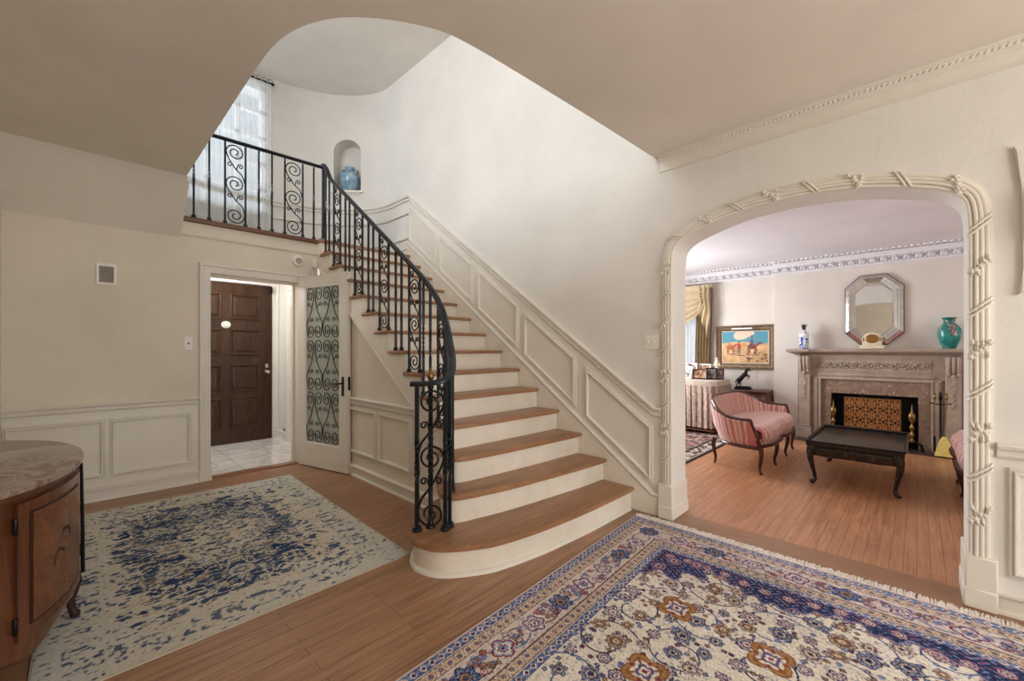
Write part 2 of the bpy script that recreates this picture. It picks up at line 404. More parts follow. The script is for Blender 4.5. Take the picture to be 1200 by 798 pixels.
# wainscot of the door wall
CHR=[(0,0),(0,.014),(.010,.024),(.016,.012),(.038,.014),(.046,.036),(.062,.042),(.070,.034),(.072,0)]
PAN=[(0,0),(0,.022),(.004,.028),(.013,.030),(.019,.014),(.023,.019),(.029,.017),(.033,0)]
m=MB(); m.sweep([(XL,YD,.765),(.842,YD,.765)],CHR,(0,-1,0)); struct('trim_11',m,M_trim)
m=MB(); m.sweep([(XL,YD,0),(.842,YD,0)],BASE,(0,-1,0)); struct('baseboard_front',m,M_trim)
def rect(mb,f,a0,a1,b0,b1,Nrm): mb.sweep([f(a0,b0),f(a0,b1),f(a1,b1),f(a1,b0)],PAN,Nrm,True)
fd=lambda a,b:(a,YD,b)
for k,(a0,a1) in enumerate(((-.355,.155),(.243,.753))):
    m=MB(); rect(m,fd,a0,a1,.225,.662,(0,-1,0)); struct('trim_%d'%(12+k),m,M_trim)
m=MB(); m.box(XL,.86,YD-.003,YD,0,.77); struct('wall_front_wainscot',m,M_trim)
m=MB(); m.sweep([(XL,4.0,0),(XL,YD,0)],[(a,b) for a,b in BASE],(1,0,0)); struct('baseboard_left',m,M_trim)

# ------------------------------------------------------------------ staircase
stair=thing('staircase','oak and white painted staircase with curved bottom step rising beside the wall','staircase',(2.5,2.2,0))
def arc_smooth(pts,k=4): return [tuple(p)[:2] for p in crom([(a,b,0) for a,b in pts],k)]
TR={1:arc_smooth([(3.145,1.65),(2.6,1.656),(2.144,1.683),(1.863,1.723),(1.689,1.765),(1.6,1.808),(1.515,1.862),(1.442,1.923),(1.398,1.988),(1.376,2.065),(1.372,2.13),(1.392,2.20),(1.44,2.28),(1.53,2.37),(1.65,2.45),(1.80,2.54),(2.0,2.62)])+[(3.145,2.62)],
 2:arc_smooth([(3.145,1.905),(2.8,1.925),(2.413,1.965),(2.083,2.006),(1.817,2.062),(1.70,2.095),(1.645,2.14),(1.635,2.20),(1.67,2.29),(1.74,2.40),(1.85,2.55),(2.0,2.68)])+[(3.145,2.68)],
 3:arc_smooth([(3.145,2.158),(2.4,2.205),(1.977,2.245),(1.85,2.275),(1.805,2.32),(1.80,2.38),(1.84,2.5),(1.90,2.65),(2.0,2.75)])+[(3.145,2.75)],
 4:arc_smooth([(3.145,2.41),(2.5,2.43),(2.1,2.447),(1.95,2.463),(1.895,2.50),(1.885,2.55),(1.91,2.70),(1.945,2.82)])+[(3.145,2.85)]}
for i in range(5,14):
    n=nose(i); TR[i]=[(3.145,n),(1.97,n),(1.952,n+.008),(1.944,n+.026),(1.944,n+RY+.005),(1.97,n+RY+.03),(3.145,n+RY+.03)]
n=nose(14); TR[14]=[(3.145,n),(1.97,n),(1.944,n+.02),(1.944,YD-.02),(1.97,YD),(3.145,YD)]
def inset(poly,d):
    out=[];k=len(poly)
    A=sum(poly[i][0]*poly[(i+1)%k][1]-poly[(i+1)%k][0]*poly[i][1] for i in range(k))
    sg=1 if A>0 else -1
    for i in range(k):
        p,c,q=V(poly[i-1]),V(poly[i]),V(poly[(i+1)%k])
        t1=(c-p).normalized();t2=(q-c).normalized()
        n1=V((-t1.y,t1.x))*sg;n2=V((-t2.y,t2.x))*sg
        mm=(n1+n2)/max(1+n1.dot(n2),.4); out.append(tuple(c+mm*d))
    return out
for i in range(1,15):
    z=RZ*i
    if i<14:
        m=MB(); m.prism(TR[i],'z',z-.032,z,.012,2); obj('tread',m,M_tread,stair,smooth=35)
    else:
        m=MB(); m.prism(TR[i],'z',ZL-.034,ZL+.003,.012,2); obj('tread',m,M_tread,stair,smooth=35)
    body=inset(TR[i],.031); body=[(3.147 if x>3.0 else x,y) for x,y in body]
    m=MB(); m.prism(body,'z',z-RZ,z-.03); obj('riser',m,M_riser,stair,smooth=30)
sh=inset(TR[1],.031)[:-1]
m=MB(); m.sweep([(x,y,0) for x,y in sh][::-1],[(0,0),(-.022,0),(-.020,.012),(-.012,.021),(0,.024)],(0,0,1))
obj('base_moulding',m,M_trim,stair)
# open stringer
up=[]
for i in range(5,15): up+=[(nose(i)+.037,RZ*(i-1)),(nose(i)+.037,RZ*i-.02)]
lowz=lambda y:nz(y)-.40
poly=up+[(YD-.005,ZL-.03),(YD-.005,lowz(YD)),(2.6,lowz(2.6))]
m=MB(); m.prism(poly,'x',1.972,2.01); obj('stringer',m,M_riser,stair,smooth=0)
m=MB(); m.sweep([(1.972,YD-.01,lowz(YD)),(1.972,2.62,lowz(2.62))],[(-.012,-.03),(-.012,.004),(-.004,.01),(.01,.006),(.014,-.0)],(-1,0,0)); obj('stringer_bead',m,M_trim,stair)
# wall under the stair with wainscot
m=MB(); m.prism([(2.55,0),(YD,0),(YD,lowz(YD)+.05),(2.55,lowz(2.55)+.05)],'x',2.002,2.1); obj('spandrel_wall',m,M_wall,stair,smooth=0)
m=MB(); m.sweep([(2.002,YD,.735),(2.002,2.95,.735)],CHR,(-1,0,0)); struct('trim_14',m,M_trim)
m=MB(); m.sweep([(2.002,YD,0),(2.002,2.52,0)],BASE,(-1,0,0)); struct('baseboard_stair',m,M_trim)
fs=lambda a,b:(2.002,a,b)
for k,(a0,a1,t) in enumerate(((4.95,4.45,.675),(4.35,3.742,.675),(3.645,3.132,.675))):
    m=MB(); rect(m,fs,a0,a1,.265,t,(-1,0,0)); struct('trim_%d'%(15+k),m,M_trim)
# stair wall: skirt, chair rail, parallelogram panels
off=.11
m=MB(); m.prism([(1.42,0),(1.42,.15),(1.50,.15),(5.06,nz(5.06)+off),(5.06,nz(5.06)-.3),(1.95,0)],'x',3.146,XW); struct('baseboard_right',m,M_riser,smooth=0)
m=MB(); m.sweep([(3.146,5.06,nz(5.06)+off-.01),(3.146,1.50,.148),(3.146,1.43,.148)],[(0,-.02),(0,.006),(.012,.012),(.022,.003),(.03,-.01),(.03,-.02)],(-1,0,0)); struct('trim_18',m,M_trim)
roff=.70
m=MB(); m.sweep([(XW,5.005,nz(5.005)+roff),(XW,1.50,nz(1.50)+roff),(XW,1.425,nz(1.50)+roff)],CHR,(-1,0,0)); struct('trim_19',m,M_trim)
for k,(a,b) in enumerate(((4.945,4.39),(4.265,3.685),(3.545,2.975),(2.84,2.262),(2.10,1.53))):
    m=MB(); m.sweep([(XW,a,nz(a)+.205),(XW,a,nz(a)+.578),(XW,b,nz(b)+.578),(XW,b,nz(b)+.205)],PAN,(-1,0,0),True); struct('trim_%d'%(20+k),m,M_trim)
m=MB(); m.prism([(1.43,.1),(1.43,.75),(1.5,nz(1.5)+.71),(5.0,nz(5.0)+.71),(5.0,nz(5.0)-.1),(1.9,.1)],'x',XW-.003,XW+.01); struct('wall_right_wainscot',m,M_trim,smooth=0)
# landing wainscot on the curved wall
apath=[(3.17,5.0)]+ap[:N]
def hsw(z,prof,name,mat=M_trim):
    m=MB(); m.sweep([(x,y,z) for x,y in apath],[(b,a) for a,b in prof],(0,0,1)); struct(name,m,mat)
hsw(nz(5.0)+roff,CHR,'trim_25'); hsw(ZL,BASE,'baseboard_landing')
hsw(3.14,PAN,'trim_26'); hsw(2.80,PAN,'trim_27')
# arch wall right of the arch
m=MB(); m.sweep([(XW,-.285,.765),(XW,YB,.765)],CHR,(-1,0,0)); struct('trim_28',m,M_trim)
m=MB(); m.sweep([(XW,-.285,0),(XW,YB,0)],BASE,(-1,0,0)); struct('baseboard_arch',m,M_trim)
fr=lambda a,b:(XW,a,b)
m=MB(); rect(m,fr,-.355,-1.2,.22,.69,(-1,0,0)); struct('trim_29',m,M_trim)

# arch casing: reeds, plinths, ribbons and flower clusters
archp=archpts(hin); zb=.26
path=[(XW,archp[0][0],zb)]+[(XW,a,b) for a,b in archp]+[(XW,archp[-1][0],zb)]
prof=[(0,0)]
for k in range(4):
    c=.0105+.0185*k
    for a in range(0,6): 
        t=PI*a/5; prof.append((c-.0092*math.cos(t),.017+.0075*math.sin(t)+(.007 if k in(1,2) else 0)))
prof+=[(.078,.008),(.088,.006),(.088,0)]
m=MB(); m.sweep(path,prof,(-1,0,0))
casing=struct('trim_30',m,M_trim,smooth=30)
# plinths
for yy,sg in((archp[0][0],1),(archp[-1][0],-1)):
    a,b=yy-.012*sg,yy+.10*sg
    m=MB(); m.box(XW-.042,XW2+.012,a,b,0,zb,.006); m.box(XW-.05,XW2+.02,a-.006*sg,b,0,.10,.006)
    obj('plinth',m,M_trim,casing)
# ornament positions along the curve
def along(path,s):
    for a,b in zip(path,path[1:]):
        a,b=V(a),V(b);l=(b-a).length
        if s<=l: return a+(b-a)*(s/l),(b-a).normalized()
        s-=l
    return V(path[-1]),(V(path[-1])-V(path[-2])).normalized()
tot=sum((V(b)-V(a)).length for a,b in zip(path,path[1:]))
Nn=V((-1,0,0)); nst=round(tot/.205); st=tot/nst
for k in range(1,nst):
    P,T=along(path,k*st); S=Nn.cross(T).normalized()
    m=MB()
    if k%2:
        for d in(-.012,.012):
            rs=[]
            for j in range(9):
                t=j/8; q=P+S*(-.004+.092*t)+T*((.5-t)*.08+d)+Nn*(.022+.012*math.sin(PI*t)-.014*(t>.93)-.014*(t<.05))
                rs.append([q+T*.008+Nn*.002,q+Nn*.006,q-T*.008+Nn*.002,q-Nn*.008])
            m.rings(rs)
        obj('ribbon',m,M_trim,casing)
    else:
        rr=random.Random(k)
        for j in range(5):
            t=j/4; q=P+S*(.010+.064*t)+T*((.5-t)*.06+rr.uniform(-.010,.010))+Nn*.034
            m.blob(q,.010,1)
            for a in range(5): m.blob(q+(S*math.cos(a*1.257)+T*math.sin(a*1.257))*.0105-Nn*.003,.0068,1)
        for j in range(4):
            t=j/3; q=P+S*(.014+.055*t)+T*(rr.choice((-1,1))*rr.uniform(.025,.038))+Nn*.032
            m.tube([q-T*.02,q+Nn*.006,q+T*.02+S*rr.uniform(-.012,.012)],[.002,.0075,.001],6)
        obj('flower_cluster',m,M_trim,casing)

# hall cornice on the arch wall
m=MB(); m.sweep([(XW,1.44,ZC),(XW,YB,ZC)],[(0,0),(0,.055),(-.008,.056),(-.014,.048),(-.020,.052),(-.036,.042),(-.044,.034),(-.050,.020),(-.056,.012),(-.112,.010),(-.116,.017),(-.124,.017),(-.128,0)],(-1,0,0))
corn=struct('trim_31',m,M_trim)
m=MB(); y=1.43
while y>-.75:
    m.blob((XW-.046,y,ZC-.030),(.007,.009,.013),1,M.Rotation(.6,3,'X')); y-=.024
obj('leaf_ornament',m,M_trim,corn)

# ------------------------------------------------------------------ iron balustrade
bal=thing('iron_balustrade','black wrought iron balustrade with scroll panels winding down the staircase','railing',(1.545,2.193,RZ))
rp=[(1.43,2.235,1.085),(1.50,2.155,1.088),(1.58,2.105,1.108),(1.66,2.14,1.155),(1.75,2.24,1.235),(1.83,2.37,1.345),(1.90,2.50,1.475),(1.955,2.66,1.66),(1.985,2.88,1.85)]
rp+=[(1.99,y,nz(y)+.775) for y in(3.1,3.5,4.0,4.5,4.72)]+[(1.992,4.84,3.34),(2.0,4.93,3.42),(2.012,5.0,3.445),(2.03,5.05,3.44)]
RC=crom(rp,6)
def rail(mb,pts):
    rs=[]
    for i,p in enumerate(pts):
        d=(pts[min(i+1,len(pts)-1)]-pts[max(i-1,0)]).normalized(); sd=d.cross(V((0,0,1))).normalized(); u=sd.cross(d).normalized()
        rs.append([p+sd*a+u*b for a,b in((-.027,-.010),(-.026,.004),(-.016,.014),(0,.018),(.016,.014),(.026,.004),(.027,-.010),(.014,-.015),(-.014,-.015))])
    mb.rings(rs)
m=MB(); rail(m,RC); obj('handrail',m,M_iron,bal)
m=MB(); rail(m,[V((2.045,5.05,3.44)),V((1.2,5.05,3.43)),V((.22,5.05,3.42))]); obj('handrail',m,M_iron,bal)
def railz(x,y):
    best=min(RC,key=lambda p:(p.x-x)**2+(p.y-y)**2); i=RC.index(best)
    # project on neighbouring segments
    bz=(9,best.z)
    for a,b in((max(i-1,0),i),(i,min(i+1,len(RC)-1))):
        A,B=RC[a],RC[b]
        if a==b: continue
        d=V((B.x-A.x,B.y-A.y)); t=max(0,min(1,V((x-A.x,y-A.y)).dot(d)/max(d.length_squared,1e-9)))
        q=A+(B-A)*t; e=(q.x-x)**2+(q.y-y)**2
        if e<bz[0]: bz=(e,q.z)
    return bz[1]
def baluster(x,y,z0,z1,r=.0095,twist=True,ang=0,name='baluster'):
    m=MB(); rs=[]; H=z1-z0; ns=26 if twist else 2
    for j in range(ns+1):
        t=j/ns; a=ang
        if twist: a=ang+(min(max(t-.36,0),.26)/.26)*PI*3
        rs.append([(x+r*1.35*math.cos(a+k*PI/2+PI/4),y+r*1.35*math.sin(a+k*PI/2+PI/4),z0+H*t) for k in range(4)])
    m.rings(rs)
    m.lathe([(r*2.6,0),(r*2.6,.008),(r*2.0,.018),(r*2.3,.026),(r*1.2,.034)],(x,y,z0),10)
    return obj(name,m,M_iron,bal,smooth=30)
def spiral(cx,cy,R,a0,turns,dirn,n=26,end=.16):
    return [(cx+R*(1-(1-end)*(k/n)**1.12)*math.cos(a0+dirn*turns*2*PI*k/n),cy+R*(1-(1-end)*(k/n)**1.12)*math.sin(a0+dirn*turns*2*PI*k/n)) for k in range(n+1)]
def scroll_panel(P0,P1,z0,z1,flip=1,extra=False,name='scroll_panel',r=.0062):
    P0,P1=V(P0),V(P1); w=(P1-P0).length; mid=(P0+P1)/2; S=(P1-P0).normalized(); H=z1-z0
    def to3(s,t): return mid+S*(s*flip)+V((0,0,z0+t))
    h=w/2-.006; m=MB()
    R=h*.98; cs=[H-R-.012,H*.5,R+.012]
    up=max(1,H*.5-R*2)
    for k in(0,1):
        cy=cs[k]; ly=cs[k+1]
        pts=[(h,ly+R*.35),(h*.72,ly+R*1.25),(0.0,(cy+ly)/2),(-h*.75,cy-R*.75)]
        sp=spiral(0,cy,R,PI,1.75,-1)
        P=crom([(a,b,0) for a,b in pts+[(-R,cy)]],5)[:-1]
        m.tube([to3(p.x,p.y) for p in P]+[to3(*q) for q in sp],r,6)
        my=(cy+ly)/2
        for sx,cxx in((-1,-h*.55),(1,h*.55)):
            c=spiral(cxx,my+R*.38,h*.30,(0 if sx<0 else PI),1.2,-1*sx if False else (1 if sx<0 else -1),14,.25)
            st0=(sx*.0+(.12*h),my-R*.15)
            m.tube([to3(*st0)]+[to3(*q) for q in c],r*.85,6)
    sp=spiral(0,cs[2],R,0,1.75,-1)
    m.tube([to3(h,cs[2]+R*.35)]+[to3(*q) for q in sp],r,6)
    if extra:
        m.tube([to3(*q) for q in spiral(-h*.55,H+h*.45,h*.38,-PI/2,1.3,1,14,.25)],r*.85,6)
    return obj(name,m,M_iron,bal,smooth=60)
# newel group on the bottom step
zt=RZ
A=(1.458,2.212);B=(1.585,2.097);C3=(1.636,2.116);D=(1.545,2.193)
for p,rr in((A,.0125),(B,.0115),(C3,.0105)): baluster(p[0],p[1],zt,railz(*p)-.012,rr,True,.75)
nw=MB(); nw.lathe([(.030,0),(.030,.012),(.020,.03),(.014,.05),(.0135,.86),(.020,.875),(.020,.885),(.012,.895)],(D[0],D[1],zt),14)
rs=[]
for j in range(31):
    t=j/30; a=t*PI*5; rs.append([(D[0]+.0175*math.cos(a+k*PI/2),D[1]+.0175*math.sin(a+k*PI/2),zt+.25+.40*t) for k in range(4)])
nw.rings(rs)
npost=obj('newel_post',nw,M_iron,bal)
m=MB(); m.lathe([(.004,0),(.020,.004),(.022,.012),(.010,.020),(.013,.03),(.021,.046),(.022,.06),(.016,.078),(.006,.092),(.008,.10),(.001,.112)],(D[0],D[1],zt+.89),16); obj('finial',m,M_brass,npost,label='brass acorn finial')
scroll_panel((A[0],A[1],0),(B[0],B[1],0),zt+.01,1.062,-1,r=.0075)
def posts(i,pts,panel):
    z0=RZ*i
    zs=[railz(x,y)-.012 for x,y in pts]
    for (x,y),z in zip(pts,zs): baluster(x,y,z0,z,.0085,not panel,0)
    if panel:
        scroll_panel((pts[1][0],pts[1][1],0),(pts[0][0],pts[0][1],0),z0+.005,min(zs)-.005,1,i>3)
posts(2,[(1.71,2.185),(1.795,2.30)],True)
posts(3,[(1.85,2.40),(1.885,2.475)],False)
posts(4,[(1.92,2.545),(1.965,2.69)],True)
posts(5,[(1.98,2.815),(1.986,2.92)],False)
for i in range(6,14):
    n=nose(i)
    if i%2==0: posts(i,[(1.99,n+.062),(1.99,n+.225)],True)
    else: posts(i,[(1.99,n+.095),(1.99,n+.19)],False)
# landing run
zl=ZL+.004; ly=5.05
for x in(.31,.44,.56,.68,.80,.924,1.36,1.486,1.926): baluster(x,ly,zl,3.41,.0085,True,0)
for a,b in((1.056,1.236),(1.615,1.804)):
    for x in(a,b): baluster(x,ly,zl,3.41,.0085,False,0)
    scroll_panel((a,ly,0),(b,ly,0),zl+.005,3.41,1)
baluster(2.035,ly,zl,3.435,.016,False,0,'newel_post')

# ------------------------------------------------------------------ front door
d1=thing('door_1','dark stained oak front door with raised panels in the vestibule','front door',(1.49,6.74,.012)); d1['kind']='structure'
m=MB(); m.box(1.0,1.985,6.735,6.775,.014,2.205,.002); obj('leaf',m,M_door,d1,smooth=0)
rows=[(1.725,2.035),(1.235,1.55),(.725,1.07),(.225,.615)]
for x0,x1 in((1.10,1.352),(1.485,1.818)):
    for z0,z1 in rows:
        m=MB(); m.sweep([(x0,6.735,z0),(x0,6.735,z1),(x1,6.735,z1),(x1,6.735,z0)],[(.02,0),(.018,.012),(.008,.016),(-.004,.012),(-.012,0)],(0,-1,0),True)
        a,b=.045,.02
        vs_=[[(x0+d,6.735-e,z0+d),(x1-d,6.735-e,z0+d),(x1-d,6.735-e,z1-d),(x0+d,6.735-e,z1-d)] for d,e in((.012,0),(.02,.002),(.05,.014))]
        m.rings(vs_)
        obj('raised_panel',m,M_door,d1,smooth=20)
m=MB(); m.lathe([(.028,0),(.028,.006),(.012,.012),(.012,.035),(.026,.045),(.030,.06),(.024,.075),(.001,.08)],(0,0,0),16); m.xf(M.Translation((1.915,6.735,.975))@M.Rotation(PI/2,4,'X')); m.box(1.895,1.935,6.728,6.736,1.03,1.09,.006)
obj('door_knob',m,M_steel,d1)
m=MB(); m.lathe([(.0,0),(.055,0),(.055,.008),(.048,.012),(.0,.012)],(0,0,0),28); m.xf(M.Translation((1.419,6.735,1.63))@M.Rotation(PI/2,4,'X')@M.Diagonal((1,.85,1,1)))
obj('oval_plaque',m,plain('plaque',(205,212,205),.35,0,.12,60),d1)
m=MB(); m.box(1.935,1.985,6.70,6.735,2.10,2.19,.01); m.tube([(1.96,6.70,2.13),(1.97,6.70,2.09)],.008,8); obj('door_bracket',m,M_bronze,d1)

# ------------------------------------------------------------------ open glazed door
HX,HY=1.766,5.02; EX,EY=1.962,4.25
ang=math.atan2(EY-HY,EX-HX); W=.815
d2=thing('door_2','open cream painted door with iron scrollwork over its glass','interior door',(HX,HY,.012),ang); d2['kind']='structure'
# local: x along the leaf 0..W, y = 0 is the visible (left) face -> local -y ; thickness to +y
T=.042
for nm,(a0,a1,b0,b1) in dict(hinge_stile=(0,.125,0,2.09),lock_stile=(W-.125,W,0,2.09),top_rail=(.125,W-.125,1.975,2.09),bottom_rail=(.125,W-.125,0,.255)).items():
    m=MB(); m.box(a0,a1,-T/2,T/2,b0,b1,.002); obj(nm,m,M_trim,d2,local=True,smooth=0)
for sg in(-1,1):
    m=MB(); m.sweep([(.125,sg*T/2-sg*.006,.255),(.125,sg*T/2-sg*.006,1.975),(W-.125,sg*T/2-sg*.006,1.975),(W-.125,sg*T/2-sg*.006,.255)],[(-.014,-.012),(-.014,0),(0,.006),(.004,0),(.004,-.012)],(0,sg,0),True)
    obj('glazing_bead',m,M_trim,d2,local=True)
gl=MB(); gl.box(.125,W-.125,-.003,.003,.255,1.975); gpane=obj('glass_pane',gl,glass('door_glass',(.9,.93,.9),.10,.15,.62,(206,212,202)),d2,local=True,smooth=0)
def door_grille():
    m=MB(); x0,x1=.131,W-.131; z0,z1=.262,1.968; cw=(x1-x0)/2; rh=(z1-z0)/3; r=.0042
    yg=-.012
    for ri in range(3):
        for ci in range(2):
            cx=x0+cw*(ci+.5); zb_=z0+rh*ri; fl=1
            for sx in(-1,1):
                q=cw*.5
                Rt=q*.44; tz=zb_+rh-Rt*1.35-.006; bz=zb_+Rt*1.35+.006
                # upper spiral sits outside, lower spiral inside the lyre
                tc=(sx*q*.52,tz); bc=(sx*q*.46,bz)
                top=[(a,tc[1]+(b-tc[1])*1.35) for a,b in spiral(tc[0],tc[1],Rt,(PI if sx>0 else 0),1.55,(-1 if sx>0 else 1),20,.2)]
                bot=[(a,bc[1]+(b-bc[1])*1.35) for a,b in spiral(bc[0],bc[1],Rt,(0 if sx>0 else PI),1.55,(-1 if sx>0 else 1),20,.2)]
                line=[(bc[0]+sx*Rt,bc[1]),(sx*q*.92,bz+rh*.16),(sx*q*.45,zb_+rh*.5),(sx*q*.12,tz-rh*.10),(tc[0]-sx*Rt,tz)]
                C=[(p.x,p.y) for p in crom([(a,b,0) for a,b in line],6)]
                pts=bot[::-1]+C[1:-1]+top
                m.tube([(cx+a,yg,b) for a,b in pts],r,5)
                c1=spiral(sx*q*.72,zb_+rh*.66,q*.2,(PI if sx>0 else 0),1.2,(-1 if sx>0 else 1),10,.3)
                m.tube([(cx+sx*q*.30,yg,zb_+rh*.60)]+[(cx+a,yg,b) for a,b in c1],r*.8,5)
                c2=spiral(sx*q*.34,zb_+rh*.38,q*.2,(0 if sx>0 else PI),1.2,(-1 if sx>0 else 1),10,.3)
                m.tube([(cx+sx*q*.66,yg,zb_+rh*.38)]+[(cx+a,yg,b) for a,b in c2],r*.8,5)
            m.box(cx-.03,cx+.03,yg-.005,yg+.005,bz-.003,bz+.003)
    return m
obj('iron_scrollwork',door_grille(),M_iron,d2,local=True)
m=MB(); m.box(W-.085,W-.05,-T/2-.006,-T/2,.80,1.0,.004); m.tube([(W-.067,-T/2,.93),(W-.067,-T/2-.045,.93),(W-.075,-T/2-.05,.93),(W-.165,-T/2-.048,.925)],[.008,.008,.010,.006],8); obj('lever_handle',m,M_bronze,d2,local=True)
m=MB(); m.box(W-.001,W+.002,-.013,.013,.86,1.0); obj('latch_plate',m,M_bronze,d2,local=True)

# ------------------------------------------------------------------ small wall fittings
r=thing('wall_vent','small white louvred air vent on the door wall','vent',(.191,YD,1.945))
m=MB(); 
for a0,a1,b0,b1 in((.127,.145,1.855,2.04),(.237,.255,1.855,2.04),(.145,.237,1.855,1.875),(.145,.237,2.015,2.04)): m.box(a0,a1,YD-.012,YD,b0,b1,.002)
obj('frame',m,M_white,r,smooth=0)
m=MB(); m.box(.145,.237,YD-.002,YD-.0005,1.875,2.015); obj('backing',m,plain('vent_backing',(84,76,68),.6),r,smooth=0)
m=MB()
for k in range(9): m.prism([(YD-.010,1.878+k*.0153),(YD-.002,1.890+k*.0153),(YD-.002,1.893+k*.0153),(YD-.010,1.886+k*.0153)],'x',.145,.237)
obj('louvres',m,plain('vent_grey',(160,150,136),.5),r,smooth=0)
r=thing('light_switch','single light switch plate left of the doorway','switch',(.759,YD,1.29))
m=MB(); m.box(.726,.792,YD-.007,YD,1.29,1.415,.003); obj('plate',m,M_plastic,r)
m=MB(); m.box(.754,.764,YD-.018,YD-.006,1.345,1.365,.002); obj('toggle',m,M_bronze,r)
r=thing('double_light_switch','double light switch plate on the stair wall beside the arch','switch',(XW,1.515,1.293))
m=MB(); m.box(XW-.007,XW,1.452,1.578,1.293,1.416,.003); obj('plate',m,M_plastic,r)
for yy in(1.492,1.538):
    m=MB(); m.box(XW-.02,XW-.006,yy-.006,yy+.006,1.345,1.368,.002); obj('toggle',m,M_plastic,r)
r=thing('smoke_detector','round white smoke detector above the doorway','smoke detector',(1.755,YD,2.295))
m=MB(); m.lathe([(.066,0),(.066,.012),(.058,.028),(.040,.034),(.001,.034)],(0,0,0),28); m.xf(M.Translation((1.755,YD,2.297))@M.Rotation(PI/2,4,'X')); obj('housing',m,M_plastic,r)
m=MB(); m.lathe([(.034,0),(.034,.008),(.026,.014),(.02,.008),(.012,.008),(.010,.014),(.001,.014)],(0,0,0),24); m.xf(M.Translation((1.755,YD-.034,2.297))@M.Rotation(PI/2,4,'X')); obj('grille_cap',m,plain('cap_grey',(175,168,155),.5),r)
m=MB(); m.box(1.905,1.952,YD-.05,YD-.002,2.238,2.348,.012,3); m.box(1.912,1.945,YD-.056,YD-.048,2.25,2.30,.004); solo('motion_sensor',m,M_plastic,'small boxy white motion sensor under the landing edge','sensor')
m=MB(); m.box(2.072,2.08,6.42,6.55,.02,.17,.002); 
for k in range(7): m.box(2.068,2.074,6.43,6.54,.035+k*.019,.045+k*.019)
solo('floor_register','',M_white,'','') if False else solo('baseboard_vent',m,plain('register_grey',(150,146,140),.5),'small grey grille low on the vestibule wall','vent')

# wall ornament at the right edge of the picture
r=thing('wall_bracket','cream plaster wall bracket right of the arch','wall bracket',(XW,-.46,1.56))
m=MB(); m.prism([(-.352,1.56),(-.368,1.70),(-.362,2.08),(-.335,2.285),(-.39,2.21),(-.46,2.17),(-.53,2.21),(-.585,2.285),(-.558,2.08),(-.552,1.70),(-.568,1.56),(-.46,1.63)],'x',XW-.025,XW,.008,2); obj('back_plate',m,M_trim,r)
m=MB(); m.lathe([(.01,0),(.05,.03),(.075,.10),(.08,.2),(.07,.3)],(XW-.03,-.46,1.75),20); obj('shade',m,M_trim,r)

# niche vase
vc=NC+NN*.085+NT*.01; m=MB(); m.lathe([(.078,0),(.085,.006),(.098,.05),(.128,.13),(.145,.20),(.142,.25),(.115,.30),(.075,.325),(.062,.34),(.066,.375),(.072,.385),(.055,.385),(.05,.34)],(vc.x,vc.y,3.671),32)
mv,nt,b=newmat('blue_glaze'); v=coords(nt); L(nt,ramp(nt,noise(nt,v,9,5,.65,.8),[(.32,(84,124,152)),(.5,(128,162,184)),(.72,(180,198,206))]),b.inputs['Base Color']); b.inputs['Roughness'].default_value=.18
M_glz=plain('glaze_dark',(52,70,84),.3)
vz=thing('blue_vase','pale blue glazed vase standing in the arched wall niche','vase',(vc.x,vc.y,3.671)); obj('body',m,mv,vz)
m=MB()
for a in(-.7,2.4):
    m=MB(); m.tube([(vc.x+.12*math.cos(a),vc.y+.12*math.sin(a),3.671+.30),(vc.x+.11*math.cos(a),vc.y+.11*math.sin(a),3.671+.345),(vc.x+.07*math.cos(a),vc.y+.07*math.sin(a),3.671+.355)],.009,8)
    obj('handle',m,M_glz,vz)

# ------------------------------------------------------------------ stair window
def epoint(x,dr=0):
    a=math.acos((x-1.7)/1.47); return V((1.7+(1.47+dr)*math.cos(a),5.5+(1.07+dr)*math.sin(a),0))
w1=MB(); 
yw=6.66
w1.box(WX0,WX0+.06,yw-.03,yw+.05,WZ0,WZ1); w1.box(WX1-.06,WX1,yw-.03,yw+.05,WZ0,WZ1); w1.box(WX0,WX1,yw-.03,yw+.05,WZ0,WZ0+.06); w1.box(WX0,WX1,yw-.03,yw+.05,WZ1-.06,WZ1)
for k in range(1,4): x=WX0+(WX1-WX0)*k/4; w1.box(x-.025,x+.025,yw-.03,yw+.03,WZ0,WZ1)
for k in range(1,5): z=WZ0+(WZ1-WZ0)*k/5; w1.box(WX0,WX1,yw-.03,yw+.03,z-.025,z+.025)
w1o=struct('window_1',w1,M_white,smooth=0)
m=MB(); m.box(WX0,WX1,yw+.008,yw+.012,WZ0,WZ1); obj('pane',m,glass('window_glass',(.96,.98,1),.06),w1o,smooth=0)
sc=thing('sheer_curtain','long white sheer curtain over the stair landing window','curtain',(1.2,6.4,2.95))
def sheerfn(u,v):
    x=.42+(1.905-.42)*u; p=epoint(x,-.075); n=(p-V((1.7,5.5,0))); n.z=0; n.normalize()
    q=p+n*(.020*math.sin(u*2*PI*17+.9*math.sin(u*23))+.008*math.sin(u*2*PI*41+v*2))*(.5+.5*(1-v)); q.z=2.93+(4.985-2.93)*v
    return q
m=MB(); m.grid(sheerfn,360,24); obj('fabric',m,sheer('sheer_white',(240,242,242),.44,.6),sc)
m=MB(); m.tube([epoint(x,-.07)+V((0,0,4.995)) for x in np.linspace(.38,1.93,24)],.009,8)
for x in(.38,1.93): m.blob(epoint(x,-.07)+V((0,0,4.995)),.022,2)
for x in np.linspace(1.45,1.9,7):
    p=epoint(x,-.08); m.tube([(p.x+.03*math.cos(t)-.0,p.y,5.025+.022*math.sin(t)) for t in np.linspace(0,2*PI*.9,12)],.004,5)
obj('curtain_rod',m,M_bronze,sc)
